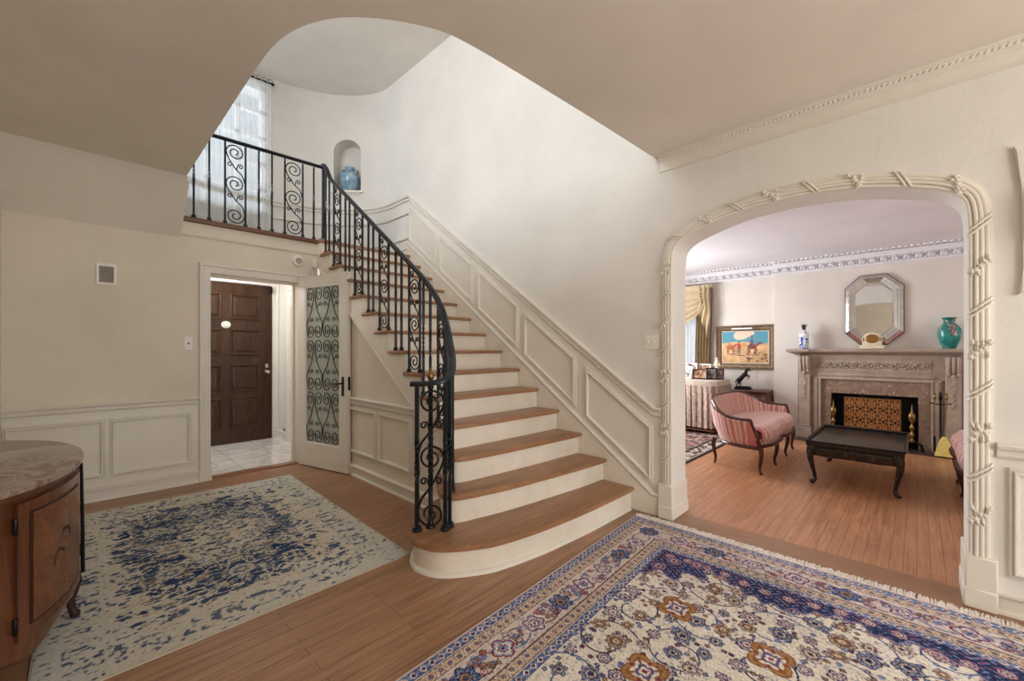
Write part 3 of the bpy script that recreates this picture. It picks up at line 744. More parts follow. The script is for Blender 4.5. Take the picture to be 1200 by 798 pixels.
# ------------------------------------------------------------------ rugs (woven pattern as point colours)
def vnoise(x,y,seed):
    g=np.random.default_rng(seed).random((64,64))
    xi=np.floor(x).astype(int);yi=np.floor(y).astype(int);fx=x-xi;fy=y-yi
    fx=fx*fx*(3-2*fx);fy=fy*fy*(3-2*fy)
    a=g[xi%64,yi%64];b=g[(xi+1)%64,yi%64];c=g[xi%64,(yi+1)%64];d=g[(xi+1)%64,(yi+1)%64]
    return (a*(1-fx)+b*fx)*(1-fy)+(c*(1-fx)+d*fx)*fy
def fbm(x,y,seed,o=4):
    s=0;t=0;a=1
    for k in range(o): s=s+a*vnoise(x*2**k+7*k,y*2**k+3*k,seed+k);t+=a;a*=.55
    return s/t
def rug_mesh(aa,bb,pos,rgb,thick=.009):
    na,nb=len(aa),len(bb); A,B=np.meshgrid(aa,bb,indexing='ij'); P=pos(A,B)
    top=np.stack([P[0],P[1],np.full_like(P[0],thick)],-1).reshape(-1,3)
    idx=np.arange(na*nb).reshape(na,nb)
    q=np.stack([idx[:-1,:-1],idx[1:,:-1],idx[1:,1:],idx[:-1,1:]],-1).reshape(-1,4)
    per=np.concatenate([idx[0,:],idx[1:,-1],idx[-1,-2::-1],idx[-2:0:-1,0]])
    low=top[per].copy(); low[:,2]=.0005; base=len(top); k=len(per)
    j=np.arange(k); side=np.stack([per,per[(j+1)%k],base+(j+1)%k,base+j],-1)
    vs_=np.concatenate([top,low]); fs_=np.concatenate([q,side])
    me=bpy.data.meshes.new('rug'); me.vertices.add(len(vs_)); me.vertices.foreach_set('co',vs_.ravel())
    me.loops.add(fs_.size); me.loops.foreach_set('vertex_index',fs_.ravel().astype(np.int32))
    me.polygons.add(len(fs_)); me.polygons.foreach_set('loop_start',np.arange(0,fs_.size,4,dtype=np.int32))
    me.update(calc_edges=True); me.validate()
    c=linA(rgb.reshape(-1,3)); c=np.concatenate([c,c[per]]); c=np.concatenate([c,np.ones((len(c),1))],1)
    at=me.color_attributes.new('Col','FLOAT_COLOR','POINT'); at.data.foreach_set('color',c.ravel().astype(np.float32))
    return me
class Cv:
    def __init__(s,aa,bb): s.aa,s.bb=aa,bb; s.A,s.B=np.meshgrid(aa,bb,indexing='ij'); s.im=np.zeros(s.A.shape+(3,))
    def put(s,mask,c): s.im[mask]=c
    def win(s,a,b,R):
        i0,i1=np.searchsorted(s.aa,(a-R,a+R));j0,j1=np.searchsorted(s.bb,(b-R,b+R)); return slice(i0,i1),slice(j0,j1)
    def floret(s,a,b,R,n,cols,rot=0,sq=1.0,lobes=.22):
        w=s.win(a,b,R*1.35)
        x=s.A[w]-a;y=s.B[w]-b
        if x.size==0: return
        c,sn=math.cos(rot),math.sin(rot); x,y=(x*c+y*sn),(-x*sn+y*c)*sq
        r=np.hypot(x,y);t=np.arctan2(y,x); im=s.im[w]
        for f,col in cols: 
            rad=R*f*(1-lobes+lobes*np.abs(np.cos(t*n/2)))
            im[r<rad]=col
        if R>.024:
            pet=(np.abs(np.sin(t*n/2))<.22)&(r>R*.34)&(r<R*.78); im[pet]=np.array(cols[0][1])*.9
            dot=(np.abs(np.sin(t*n/2+PI/2))<.26)&(np.abs(r-R*.56)<R*.07); im[dot]=cols[-1][1]
        s.im[w]=im
    def line(s,pts,wd,col):
        for (a0,b0),(a1,b1) in zip(pts,pts[1:]):
            w=s.win((a0+a1)/2,(b0+b1)/2,math.hypot(a1-a0,b1-b0)/2+wd*2); x=s.A[w];y=s.B[w]
            if x.size==0: continue
            L2=(a1-a0)**2+(b1-b0)**2+1e-12; t=np.clip(((x-a0)*(a1-a0)+(y-b0)*(b1-b0))/L2,0,1)
            dd=np.hypot(x-a0-t*(a1-a0),y-b0-t*(b1-b0)); im=s.im[w]; im[dd<wd]=col; s.im[w]=im
def persian(aa,bb,La,Lb,IV=(224,216,204),seed=3):
    rr=random.Random(seed); c=Cv(aa,bb); A,B=c.A,c.B
    BL=(84,102,150);NV=(42,50,84);TN=(176,144,112);RD=(136,52,76);PU=(104,88,134);SK=(138,156,194);BR=(98,78,72);PK=(206,192,186);GO=(166,126,82)
    da=np.minimum(A,La-A);db=np.minimum(B,Lb-B); d=np.minimum(da,db); s=np.where(db<da,A,B)
    c.im[:]=IV
    def band(lo,hi,col): c.put((d>=lo)&(d<hi),col)
    band(0,.010,PK)
    def guardB(lo,hi):
        m=(lo+hi)/2; band(lo,hi,BL); ph=(s/.046)%1-.5; ph2=(s/.046+.5)%1-.5
        q=np.abs(ph)*.046+np.abs(d-m); c.put((d>lo)&(d<hi)&(q<(hi-lo)*.40),IV); c.put((d>lo)&(d<hi)&(q<(hi-lo)*.24),NV); c.put((d>lo)&(d<hi)&(q<(hi-lo)*.10),RD)
        c.put((d>lo)&(d<hi)&(np.abs(ph2)*.046+np.abs(d-m)<(hi-lo)*.18),SK)
        band(lo,lo+.004,PU);band(hi-.004,hi,PU)
    def guardT(lo,hi):
        m=(lo+hi)/2;h=hi-lo; band(lo,hi,TN); wv=m+h*.27*np.sin(2*PI*s/.10)
        on=(d>lo)&(d<hi); c.put(on&(np.abs(d-wv)<.0055),(112,78,52))
        ph=(s/.05+.5)%1-.5; k=np.floor(s/.05+.5); cy=m-h*.20*np.where(k%2==0,0,0)
        rr_=np.hypot(ph*.05,d-m); c.put(on&(rr_<h*.33),IV); c.put(on&(rr_<h*.26),np.array(GO)); c.put(on&(rr_<h*.15),BL)
        q=np.hypot(((s/.05)%1-.5)*.05,d-(m+h*.3));c.put(on&(q<h*.13),PK); q=np.hypot(((s/.05)%1-.5)*.05,d-(m-h*.3));c.put(on&(q<h*.13),PK)
        band(lo,lo+.005,BR);band(hi-.005,hi,BR)
    guardB(.010,.060); guardT(.062,.122)
    band(.124,.275,PK); on=(d>.126)&(d<.273)
    for ph,col in((0,BR),(PI,BL)):
        c.put(on&(np.abs(d-(.20+.052*np.sin(2*PI*s/.44+ph)))<.0045),col)
    pal=[[(1,IV),(.95,RD),(.78,SK),(.62,IV),(.45,RD),(.28,SK),(.14,NV)],[(1,NV),(.86,BL),(.66,SK),(.55,NV),(.40,GO),(.2,NV)],[(1,IV),(.92,PU),(.7,PK),(.5,PU),(.3,IV),(.14,RD)]]
    for side in range(4):
        Ls=La if side in(0,2) else Lb; k=0; p=.20+.22
        while p<Ls-.25:
            a,b={0:(p,.20),1:(.20,p),2:(p,Lb-.20),3:(La-.20,p)}[side]
            c.floret(a,b,.066,(4,6,5)[k%3] if k%3 else 4,pal[k%3],.4*(k%2),.95 if side%2 else 1.0,.28)
            for j in range(13):
                o=rr.uniform(.06,.16); v=rr.uniform(-.055,.055)
                a2,b2=(a+o,b+v) if side in(0,2) else (a+v,b+o)
                c.floret(a2,b2,rr.uniform(.011,.023),rr.choice((4,5,6)),[(1,rr.choice((BL,BR,PU,NV,RD))),(.62,rr.choice((IV,SK,GO))),(.3,RD)],rr.random()*3)
            k+=1; p+=.22
    for (a,b) in((.2,.2),(La-.2,.2)): c.floret(a,b,.07,8,pal[1])
    guardT(.277,.337); guardB(.339,.385)
    F=.387; fld=d>F
    c.put(fld,IV)
    a2=da-F;b2=db-F
    # field vines and flowers
    occ=[]
    for ka in range(0,14):
        for kb in range(0,10):
            ca,cb=F+.10+ka*.30+(.15 if kb%2 else 0),F+.12+kb*.28
            if ca>La-F or cb>Lb-F: continue
            dr=1 if (ka+kb)%2 else -1; ph=rr.random()*6.28
            pts=[(ca+(.155-.11*t)*math.cos(ph+dr*t*6.5),cb+(.155-.11*t)*math.sin(ph+dr*t*6.5)) for t in np.linspace(0,1,26)]
            c.line(pts,.0040,rr.choice((BL,NV,(72,76,110))))
            for q in pts[::4]: c.line([q,(q[0]+rr.uniform(-.035,.035),q[1]+rr.uniform(-.035,.035))],.0036,rr.choice((BR,BL,NV)))
    sty=[[(1,BR),(.88,PK),(.7,(120,96,100)),(.5,IV),(.33,GO),(.18,NV)],[(1,(70,62,70)),(.85,SK),(.66,BR),(.48,PK),(.3,NV)],[(1,BR),(.86,(184,164,150)),(.62,BR),(.46,GO),(.25,IV),(.12,RD)],[(1,NV),(.8,PK),(.55,PU),(.35,IV),(.18,RD)]]
    for ka in range(0,28):
        for kb in range(0,22):
            ca=F+.05+ka*.124+(.062 if kb%2 else 0)+rr.uniform(-.022,.022); cb=F+.05+kb*.108+rr.uniform(-.02,.02)
            if ca>La-F-.03 or cb>Lb-F-.03: continue
            R=rr.choice((.034,.040,.050,.056)); c.floret(ca,cb,R,rr.choice((5,6,8,8)),rr.choice(sty),rr.random()*3,rr.choice((1,1,1.25)),rr.choice((.2,.3,.4)))
            for j in range(2):
                an=rr.random()*6.28; c.floret(ca+.058*math.cos(an),cb+.058*math.sin(an),.013,4,[(1,rr.choice((BL,BR,NV))),(.5,rr.choice((SK,GO,RD)))],an)
    for (ca,cb) in((F+.62,F+.70),(F+.62,F+1.45),(F+1.05,F+.33),(F+1.1,F+1.05),(F+1.4,F+.62),(F+.55,F+.28)):
        c.floret(ca,cb,.10,4,[(1,(150,96,58)),(.9,GO),(.72,(150,96,58)),(.6,IV),(.42,PU),(.25,IV),(.12,RD)],.78,1,.34)
    # corner and end spandrels
    sc=.058+.125*np.abs(np.cos(PI*b2/.62))**1.4+.018*np.cos(2*PI*b2/.085)
    cr=np.hypot(a2,b2*1.0); th=np.arctan2(b2,a2+1e-9); rad=.30+.045*np.cos(th*12)
    sd=np.maximum(sc-a2,rad-cr)
    on=fld&(sd>-.018); c.put(on,RD); c.put(fld&(sd>-.011),SK); c.put(fld&(sd>-.003),NV)
    wv=np.abs(np.sin(a2*92+np.sin(b2*61)*1.9)*np.sin(b2*78+np.cos(a2*67)*1.8))
    c.put(fld&(sd>.006)&(wv>.55),BL); c.put(fld&(sd>.006)&(wv>.74),SK); c.put(fld&(sd>.006)&(wv>.86),RD)
    p=.06
    while p<Lb-2*F:
        dep=.045+.10*abs(math.cos(PI*p/.62))**1.4; c.floret(F+dep*(.35+.4*((p*37)%1)),F+p,.032,6,[(1,RD),(.85,PK),(.65,PU),(.45,IV),(.25,RD)],p*3); p+=.105
    for (u,v) in((.10,.10),(.05,.22),(.22,.05)): c.floret(F+u,F+v,.05,8,[(1,RD),(.86,SK),(.7,NV),(.5,PK),(.3,RD)],u*9)
    im=c.im+ (fbm(A*160,B*160,5,2)[...,None]-.5)*60
    sp_=fbm(A*95,B*95,6,2); k_=(sp_>.70)&(d>.012); im[k_]=im[k_]*.55+np.array((84,84,120))*.45; k_=(sp_<.30)&(d<F); im[k_]=im[k_]*.5+np.array(PK)*.5
    im*= (.94+.12*fbm(A*3,B*3,9,3))[...,None]
    return np.clip(im,8,250)
M_rug=vcol('wool_pile',.95,.08,.35,300)
La,Lb=3.9,2.9; cx,cy=3.02,1.578; ra=math.radians(3.0)
aa=np.concatenate([np.arange(0,2.36,.0044),np.arange(2.36,La+.03,.06)]); aa[-1]=La
bb=np.concatenate([np.arange(0,2.12,.0044),np.arange(2.12,Lb+.03,.06)]); bb[-1]=Lb
pos=lambda A,B:(cx-A*math.cos(ra)-B*.004, cy-A*math.sin(ra)-B)
me=rug_mesh(aa,bb,pos,persian(aa,bb,La,Lb))
rug=thing('persian_rug','large ivory and blue floral rug with fringe lying before the arch','rug',(cx,cy,0))
me.transform(WM[rug].inverted()); link_mesh('pile',me,M_rug,rug)
m=MB(); rr=random.Random(4)
for k in range(700):
    b=Lb*k/699+rr.uniform(-.002,.002); l=rr.uniform(.055,.085); o=rr.uniform(-.014,.014); x,y=pos(0,b)
    m.tube([(x,y,.006),(x+l*.5,y+o*.4,.011+rr.uniform(0,.004)),(x+l,y+o,.005)],[.0025,.003,.0018],4)
fr_=obj('fringe',m,plain('fringe_cotton',(226,218,210),.9,0,.08,40),rug); fr_['kind']='stuff'

# blue distressed rug
aa=np.arange(0,1.645,.0052); bb=np.arange(0,2.345,.0052)
aw,bw=aa[-1],bb[-1]
A,B=np.meshgrid(aa,bb,indexing='ij'); X=np.abs(A-aw/2);Y=np.abs(B-bw/2)
big=fbm(A*2.4,B*3.2,41,3); fine=fbm(A*90,B*120,51,2); strk=fbm(A*6,B*30,31,4)
wx=.035*(fbm(A*9,B*9,61,2)-.5); wy=.035*(fbm(A*9,B*9,62,2)-.5)
f1=fbm((X+wx)*15+3,(Y+wy)*20+5,21,4); f2=fbm(A*14+1,B*24+2,22,4)
sw=np.minimum(np.abs(f1-.5),np.abs(f2-.5)*1.15)*2*3.2
fieldm=np.clip((.60-X)/.16,0,1)*np.clip((.96-Y)/.20,0,1)
ring=np.exp(-((np.hypot(X/.62,Y/.92)-.62)/.26)**2)
dens=fieldm*(.34+.50*ring)+.9*(big-.5)+.75*(strk-.5)
T=np.clip(.92-1.12*dens,.17,1.6)
tone=np.clip((sw-T)/.06,0,1)
# rosettes around the pale middle
for (xr,yr,rr_) in((.0,.0,.075),(.15,.15,.05),(.0,.30,.055),(.26,.0,.055),(.31,.38,.05),(.0,.62,.05)):
    q=np.hypot(X-xr,Y-yr); tq=np.arctan2(Y-yr,X-xr); R_=rr_*(.82+.18*np.cos(tq*8))
    tone=np.where(q<rr_*1.35,tone*.15,tone); tone=np.where((q<R_)&(q>rr_*.35)&(fine>.36),.72,tone)
lines=((np.abs(X-.60)<.006)|(np.abs(Y-.93)<.006))
b2=fbm(X*46+4,Y*46+7,25,3)
bord=(np.clip((b2-.54)/.02,0,1)*np.clip((strk-.47)/.04,0,1))*((X>.61)|(Y>.95))*(X<.735)*(Y<1.10)
tone=np.maximum(tone*((X<.60)&(Y<.935)),bord*.8)
fleck=np.clip((fbm(A*38,B*44,77,2)-.72)/.02,0,1)*(.7); tone=np.maximum(tone,fleck)
tone[lines]*=.1
tone=tone*np.clip((strk+.35*fine-.36)/.12,.15,1)
base=np.array((204,197,182.))+ (big[...,None]-.5)*np.array((8,12,20))+ (fine[...,None]-.5)*44
edge_=np.clip((X-.45)/.35,0,1)*.6+np.clip((Y-.7)/.45,0,1)*.4
base=base*(1-.5*edge_[...,None])+np.array((196,200,200.))*.5*edge_[...,None]
blue=np.array((58,76,106.))+ (fbm(A*7,B*7,63,3)[...,None]-.5)*np.array((80,66,40))+(fine[...,None]-.5)*34
tan_=np.clip((fbm(A*26,B*26,71,2)-.68)/.03,0,1)[...,None]*.5*fieldm[...,None]
im=base*(1-tone[...,None])+blue*tone[...,None]; im=im*(1-tan_)+np.array((196,168,128.))*tan_
c00=V((-.125,2.30));c10=V((1.470,2.318));c11=V((1.536,4.655));c01=V((-.10,4.69))
def pos(A,B):
    u=A/aw;v=B/bw
    return tuple((1-u)*(1-v)*c00[k]+u*(1-v)*c10[k]+u*v*c11[k]+(1-u)*v*c01[k] for k in(0,1))
me=rug_mesh(aa,bb,pos,np.clip(im,10,245),.006)
rug=thing('distressed_rug','cream rug with faded navy blue pattern in front of the vestibule doorway','rug',(.7,3.48,0))
me.transform(WM[rug].inverted()); link_mesh('pile',me,M_rug,rug)
for o_ in[]: pass
# edge binding
m=MB(); m.sweep([(c[0],c[1],.0005) for c in(c00,c10,c11,c01)],[(0,0),(0,.007),(-.004,.007),(-.004,0)],(0,0,1),True); obj('binding',m,plain('binding_beige',(186,174,156),.9),rug)

# living room rug
aa=np.arange(0,3.3,.02); bb=np.arange(0,1.75,.012); A,B=np.meshgrid(aa,bb,indexing='ij'); d=np.minimum(np.minimum(A,3.28-A),np.minimum(B,1.74-B))
im=np.zeros(A.shape+(3,)); im[:]=(150,136,124)
nn=fbm(A*22,B*22,81,3); n2=fbm(A*30+9,B*30,91,2)
im[nn>.5]=(74,66,66); im[(n2>.62)]=(130,60,56); im[(d<.22)]=(176,162,146); im[(d<.20)&(nn>.5)]=(70,64,66); im[(d>.20)&(d<.235)]=(40,34,36); im[d<.055]=(132,120,112); im[d<.025]=(48,40,42)
m_=(np.hypot(A-.55,B-.45)<.2); im[m_&(n2>.42)]=(150,58,56)
me=rug_mesh(aa,bb,lambda A,B:(4.0+A,1.88+B),np.clip(im,5,250),.007)
rug=thing('border_rug','dark patterned rug with pale border beyond the pink settee','rug',(5.6,2.7,0)); me.transform(WM[rug].inverted()); link_mesh('pile',me,M_rug,rug)

# ------------------------------------------------------------------ commode
M_burl=wood('walnut_veneer',(66,36,22),(122,74,48),'z',.24,.45); M_panelw=wood('walnut_panel',(84,50,32),(136,88,58),'x',.24,.5); M_inlay=wood('inlay_dark',(36,18,12),(64,34,22),'z',.55)
M_rouge=marble('rouge_marble',(122,100,90),(180,162,146),0,.12,5,(.42,.51,.57),.9)
com=thing('commode','half-round inlaid walnut commode with brown marble top at the left wall','commode',(XL,2.91,0))
cxm,cym=XL,2.91
def cp(ph,d=0): return (cxm+.012+(.388+d)*math.cos(ph),cym+(.690+d)*math.sin(ph))
phs=[-PI/2+PI*k/48 for k in range(49)]
m=MB(); m.rings([[ (XL+.003 if abs(p)>PI/2-.01 else cp(p,o)[0],cp(p,o)[1],z) for p in phs] for o,z in((.010,.772),(.020,.776),(.022,.786),(.020,.796),(.012,.800))]); obj('marble_top',m,M_rouge,com,smooth=50)
def apz(p): return .175-.022*(1-abs(math.sin(p*4)))-.012*math.cos(p*8)
m=MB(); m.rings([[(max(cp(p,o)[0],XL+.004),cp(p,o)[1],(apz(p) if z is None else z)) for p in phs] for o,z in((-.012,None),(.004,.24),(.0,.45),(-.006,.66),(-.008,.74),(.004,.755),(.004,.771))]); obj('carcass',m,M_burl,com,smooth=50)
def patch(p0,p1,z0,z1,o,mat,name,par,n=14):
    P=[p0+(p1-p0)*k/n for k in range(n+1)]
    m=MB()
    vs_=[[(cp(p,off)[0],cp(p,off)[1],z) for p in P] for off,z in((o-.02,z0),(o,z0),(o,z1),(o-.02,z1))]
    m.rings([[r[k] for r in vs_] for k in range(n+1)]); return obj(name,m,mat,par,smooth=50)
D=math.radians
for s_,(p0,p1) in((1,(D(-54),D(-9))),(2,(D(9),D(54)))):
    dr=patch(p0,p1,.235,.735,.012,M_burl,'door',com)
    patch(p0+D(5),p1-D(5),.275,.695,.0145,M_inlay,'stringing',dr); patch(p0+D(6.2),p1-D(6.2),.283,.687,.0165,M_panelw,'veneer_panel',dr)
    pm=(p0+p1)/2
    m=MB()
    for sx in(-1,1):
        pts=[]
        for t in np.linspace(0,1,22):
            r=.055*(1-.75*t); a=-PI/2+sx*t*5.4; px=sx*.012+r*math.cos(a)*.9; pz=.49+sx*.036+r*math.sin(a)
            q=cp(pm+px/.5,.0095); pts.append((q[0],q[1],pz))
        m.tube(pts,[.0045+.006*math.sin(PI*k/21) for k in range(22)],6)
    obj('marquetry_scroll',m,M_inlay,dr)
    for zz in(.30,.66):
        q=cp(p0-D(1.0),.014); m=MB(); m.lathe([(.005,-.03),(.007,-.026),(.007,.026),(.005,.03)],(q[0],q[1],zz),10); obj('hinge',m,M_bronze,dr)
q=cp(0,.012)
m=MB(); m.tube([(q[0],q[1],.75),(q[0]+.004,q[1],.5),(q[0]+.006,q[1],.22)],[.006,.007,.008],8); obj('corner_mount',m,M_bronze,com)
for p in(D(-72),D(3),D(72)):
    q=cp(p,-.02);c_,s_=math.cos(p),math.sin(p)
    m=MB(); m.tube([(q[0]-.01*c_,q[1]-.01*s_,.24),(q[0]+.008*c_,q[1]+.008*s_,.17),(q[0]-.004*c_,q[1]-.004*s_,.09),(q[0]+.002*c_,q[1]+.002*s_,.042),(q[0]+.012*c_,q[1]+.012*s_,.020),(q[0]+.012*c_,q[1]+.012*s_,.0065)],[.035,.030,.018,.014,.020,.018],10); obj('leg',m,M_inlay,com)
# ------------------------------------------------------------------ living room shell
XF=7.62; XB=7.54; LC=2.62
def ywall_hole(x0,x1,y0,y1,z0,z1,hy0,hy1,hz0,hz1):
    m=MB(); m.box(x0,x1,y0,hy0,z0,z1); m.box(x0,x1,hy1,y1,z0,z1); m.box(x0,x1,hy0,hy1,z0,hz0); m.box(x0,x1,hy0,hy1,hz1,z1); return m
struct('wall_living_back',ywall_hole(XF,XF+.14,-3.7,3.8,0,LC,2.72,3.6,.62,2.28),M_lwall,smooth=0)
m=MB(); m.box(XB,XF,.878,1.60,0,LC); m.box(XB,XF,-.80,-.018,0,LC); m.box(XB,XF,-.018,.878,.68,LC); struct('chimney_breast',m,M_lwall,smooth=0)
m=MB(); m.box(XB-.06,XF-.002,-.018,.878,.012,.016); m.box(XF-.008,XF-.001,-.018,.878,0,.68); m.box(XB-.06,XF-.002,-.018,-.012,0,.68); m.box(XB-.06,XF-.002,.872,.878,0,.68); m.box(XB-.06,XF-.002,-.018,.878,.674,.68); struct('wall_firebox',m,M_dark,smooth=0)
m=MB(); m.box(XW2,5.0,3.70,3.84,0,LC); m.box(6.6,XF,3.70,3.84,0,LC); m.box(5.0,6.6,3.70,3.84,0,.5); m.box(5.0,6.6,3.70,3.84,2.3,LC); struct('wall_living_left',m,M_lwall,smooth=0)
m=MB(); m.box(XW2,XF,-3.74,-3.6,0,LC); struct('wall_living_right',m,M_lwall,smooth=0)
m=MB(); m.box(XW2-.02,XF+.1,-3.7,3.8,LC,LC+.1); struct('ceiling_living',m,M_lceil,smooth=0)
def window(nm,axis,c,a0,a1,z0,z1,nx,nz_):
    m=MB()
    def bx(p0,p1,q0,q1,t0=-.02,t1=.02):
        if axis=='x': m.box(c+t0,c+t1,p0,p1,q0,q1)
        else: m.box(p0,p1,c+t0,c+t1,q0,q1)
    bx(a0,a0+.05,z0,z1);bx(a1-.05,a1,z0,z1);bx(a0,a1,z0,z0+.05);bx(a0,a1,z1-.05,z1)
    for k in range(1,nx): x=a0+(a1-a0)*k/nx; bx(x-.011,x+.011,z0,z1,-.012,.012)
    for k in range(1,nz_): z=z0+(z1-z0)*k/nz_; bx(a0,a1,z-.011,z+.011,-.012,.012)
    w=struct(nm,m,M_white,smooth=0); m=MB()
    if axis=='x': m.box(c-.003,c+.003,a0,a1,z0,z1)
    else: m.box(a0,a1,c-.003,c+.003,z0,z1)
    obj('pane',m,bpy.data.materials['window_glass'],w,smooth=0)
window('window_2','x',XF+.06,2.72,3.6,.62,2.28,3,4); window('window_3','y',3.77,5.0,6.6,.5,2.3,4,4)
m=MB(); m.grid(lambda u,v:(XF-.03+.012*math.sin(u*80),2.70+.92*u,.60+1.72*v),90,4); s_=solo('window_curtain',m,bpy.data.materials['sheer_white'],'white sheer panel hanging in the living room window','curtain')
# crown with anthemion frieze and ceiling ornament
def crown(p,Nrm,name):
    m=MB(); m.sweep(p,[(0,0),(-.012,.0),(-.012,.10),(-.02,.105),(-.03,.085),(-.06,.06),(-.062,.045),(-.155,.040),(-.16,.055),(-.18,.055),(-.185,.02),(-.195,0)],Nrm); return struct(name,m,M_lcrown)
crown_o=crown([(XB,1.60,LC),(XB,-.80,LC)],(-1,0,0),'trim_40')
crown_l=crown([(XF,3.7,LC),(XF,1.60,LC)],(-1,0,0),'trim_41')
crown([(XF,-.80,LC),(XF,-3.6,LC)],(-1,0,0),'trim_42')
def anth(x,y0,y1,par):
    m=MB(); y=y0
    while y>y1:
        for a in(-62,-31,0,31,62):
            a_=D(a); m.tube([(x-.044,y,LC-.15),(x-.074,y+.022*math.sin(a_),LC-.15+.03*math.cos(a_)),(x-.05,y+.046*math.sin(a_),LC-.15+.075*math.cos(a_))],[.006,.0125,.005],5)
        m.blob((x-.05,y+.056,LC-.135),(.018,.008,.018),1); m.blob((x-.05,y+.056,LC-.092),(.016,.016,.009),1)
        y-=.112
    obj('frieze_ornament',m,M_lcrown,par)
    m=MB(); y=y0; rr=random.Random(2)
    while y>y1:
        m.blob((x-.20+rr.uniform(-.015,.015),y,LC-.006),(.026,.026,.022),1); m.blob((x-.165,y+.03,LC-.006),(.014,.02,.018),1); y-=.058
    obj('ceiling_ornament',m,M_lcrown,par)
anth(XB,1.55,-.78,crown_o); anth(XF,3.6,1.62,crown_l)
m=MB(); m.sweep([(XF,3.7,0),(XF,1.6,0),(XB,1.6,0),(XB,1.28,0)],[(0,0),(0,.02),(.12,.016),(.135,.004),(.135,0)],(-1,0,0)); 
m=MB(); m.box(XF-.018,XF,1.6,3.7,0,.14,.004); m.box(XB-.018,XB,1.27,1.60,0,.14,.004); m.box(XF-.018,XF,-3.6,-.8,0,.14,.004); struct('baseboard_living',m,M_lwall)

# ------------------------------------------------------------------ fireplace
M_stone=plain('carved_stone',(170,153,138),.62,0,.07,9,.15); M_stone2=plain('carved_stone_dark',(158,140,126),.62,0,.07,9,.1)
M_fossil,nt,b=newmat('fossil_marble'); v=coords(nt); col=ramp(nt,noise(nt,v,14,6,.7,.9),[(.3,(112,90,78)),(.5,(140,116,100)),(.68,(160,136,120))])
col=mixc(nt,ramp(nt,noise(nt,v,26,2,.5,.3),[(.66,(0,0,0,1)),(.70,(1,1,1,1))]),col,lin4((206,192,180))); L(nt,col,b.inputs['Base Color']); b.inputs['Roughness'].default_value=.3
M_hearth=plain('hearth_tile',(74,58,50),.4,0,.2,7)
FC=.432
fp=thing('fireplace','carved stone mantelpiece with marble surround on the living room wall','fireplace',(XB,FC,0))
m=MB(); m.box(7.17,XB,FC-.84,FC+.84,0,.012,.003); obj('hearth',m,M_hearth,fp,smooth=0)
# shelf with break-fronts
def shelfpoly(d): 
    a,b=.965+d,.70-d*.2
    return [(XB,FC-a),(7.30-d,FC-a),(7.30-d,FC-b+d),(7.36-d,FC-b+d),(7.36-d,FC+b-d),(7.30-d,FC+b-d),(7.30-d,FC+a),(XB,FC+a)]
m=MB(); m.rings([[(x,y,z) for x,y in shelfpoly(d)] for d,z in((-.10,1.205),(-.085,1.225),(-.05,1.238),(-.03,1.25),(0,1.258),(.004,1.28),(.0,1.298),(-.006,1.302))]); obj('shelf',m,M_stone,fp,smooth=30)
m=MB(); y=FC-.93
while y<FC+.93: m.box(7.352 if abs(y-FC)<.66 else 7.292,7.37 if abs(y-FC)<.66 else 7.31,y,y+.014,1.262,1.276); y+=.024
_db=obj('dentil_band',m,M_stone,fp,smooth=0); _db['kind']='stuff'
m=MB(); m.box(7.44,XB,FC-.84,FC+.84,.885,1.21); m.box(7.44,XB,FC+.56,FC+.84,0,.9); m.box(7.44,XB,FC-.84,FC-.56,0,.9); obj('backboard',m,M_stone2,fp,smooth=0)
for sg in(-1,1):
    a0,a1=(FC+sg*.685,FC+sg*.818)
    m=MB(); m.box(7.385,7.46,a0,a1,.20,1.0,.006); obj('pilaster',m,M_stone,fp,smooth=30)
    m=MB(); m.box(7.372,7.46,a0-sg*.014,a1+sg*.014,0.012,.17,.004); m.box(7.378,7.46,a0-sg*.008,a1+sg*.008,.17,.205,.01); obj('pilaster_base',m,M_stone,fp,smooth=30)
    m=MB(); yc=(a0+a1)/2
    for z0,z1,dx,w in((1.0,1.09,.03,.062),(1.09,1.20,.055,.068)): m.box(7.40-dx,7.46,yc-w,yc+w,z0,z1,.006)
    for k in(-1,0,1):
        m.tube([(7.40-.055,yc+k*.042,1.195),(7.40-.07,yc+k*.042,1.15),(7.40-.045,yc+k*.042,1.08),(7.40-.035,yc+k*.042,1.03),(7.40-.03,yc+k*.042,1.0)],[.016,.02,.019,.016,.008],8)
    for k in(-1,1): m.blob((7.36,yc+k*.045,.985),(.018,.02,.024),1)
    m.blob((7.36,yc,.965),(.02,.022,.03),1); obj('capital',m,M_stone,fp)
    m=MB(); rr=random.Random(5+sg)
    for k in range(11):
        t=k/10; m.blob((7.382,yc+rr.uniform(-.012,.012),.93-.33*t),(.010,.022*(1-.55*t),.020),1)
        m.blob((7.382,yc+(-1)**k*.022*(1-.6*t),.915-.33*t),(.008,.012,.014),1)
    obj('carved_drop',m,M_stone,fp)
    m=MB(); m.box(7.425,7.46,FC+sg*.575,FC+sg*.66,.05,.9,.004); m.box(7.415,7.46,FC+sg*.60,FC+sg*.64,.06,.88,.006); obj('inner_pilaster',m,M_stone2,fp)
m=MB(); m.sweep([(7.44,FC+.56,.012),(7.44,FC+.56,.875),(7.44,FC-.56,.875),(7.44,FC-.56,.012)],[(0,0),(0,.022),(.012,.026),(.02,.014),(.03,.012),(.034,0)],(-1,0,0)); obj('frame_moulding',m,M_stone,fp)
m=MB(); m.box(7.43,XB,FC-.6,FC+.6,.915,.955,.008); y=FC-.58
while y<FC+.58: m.blob((7.427,y,.935),(.008,.016,.012),1); y+=.036
obj('egg_moulding',m,M_stone,fp)
m=MB(); rr=random.Random(8)
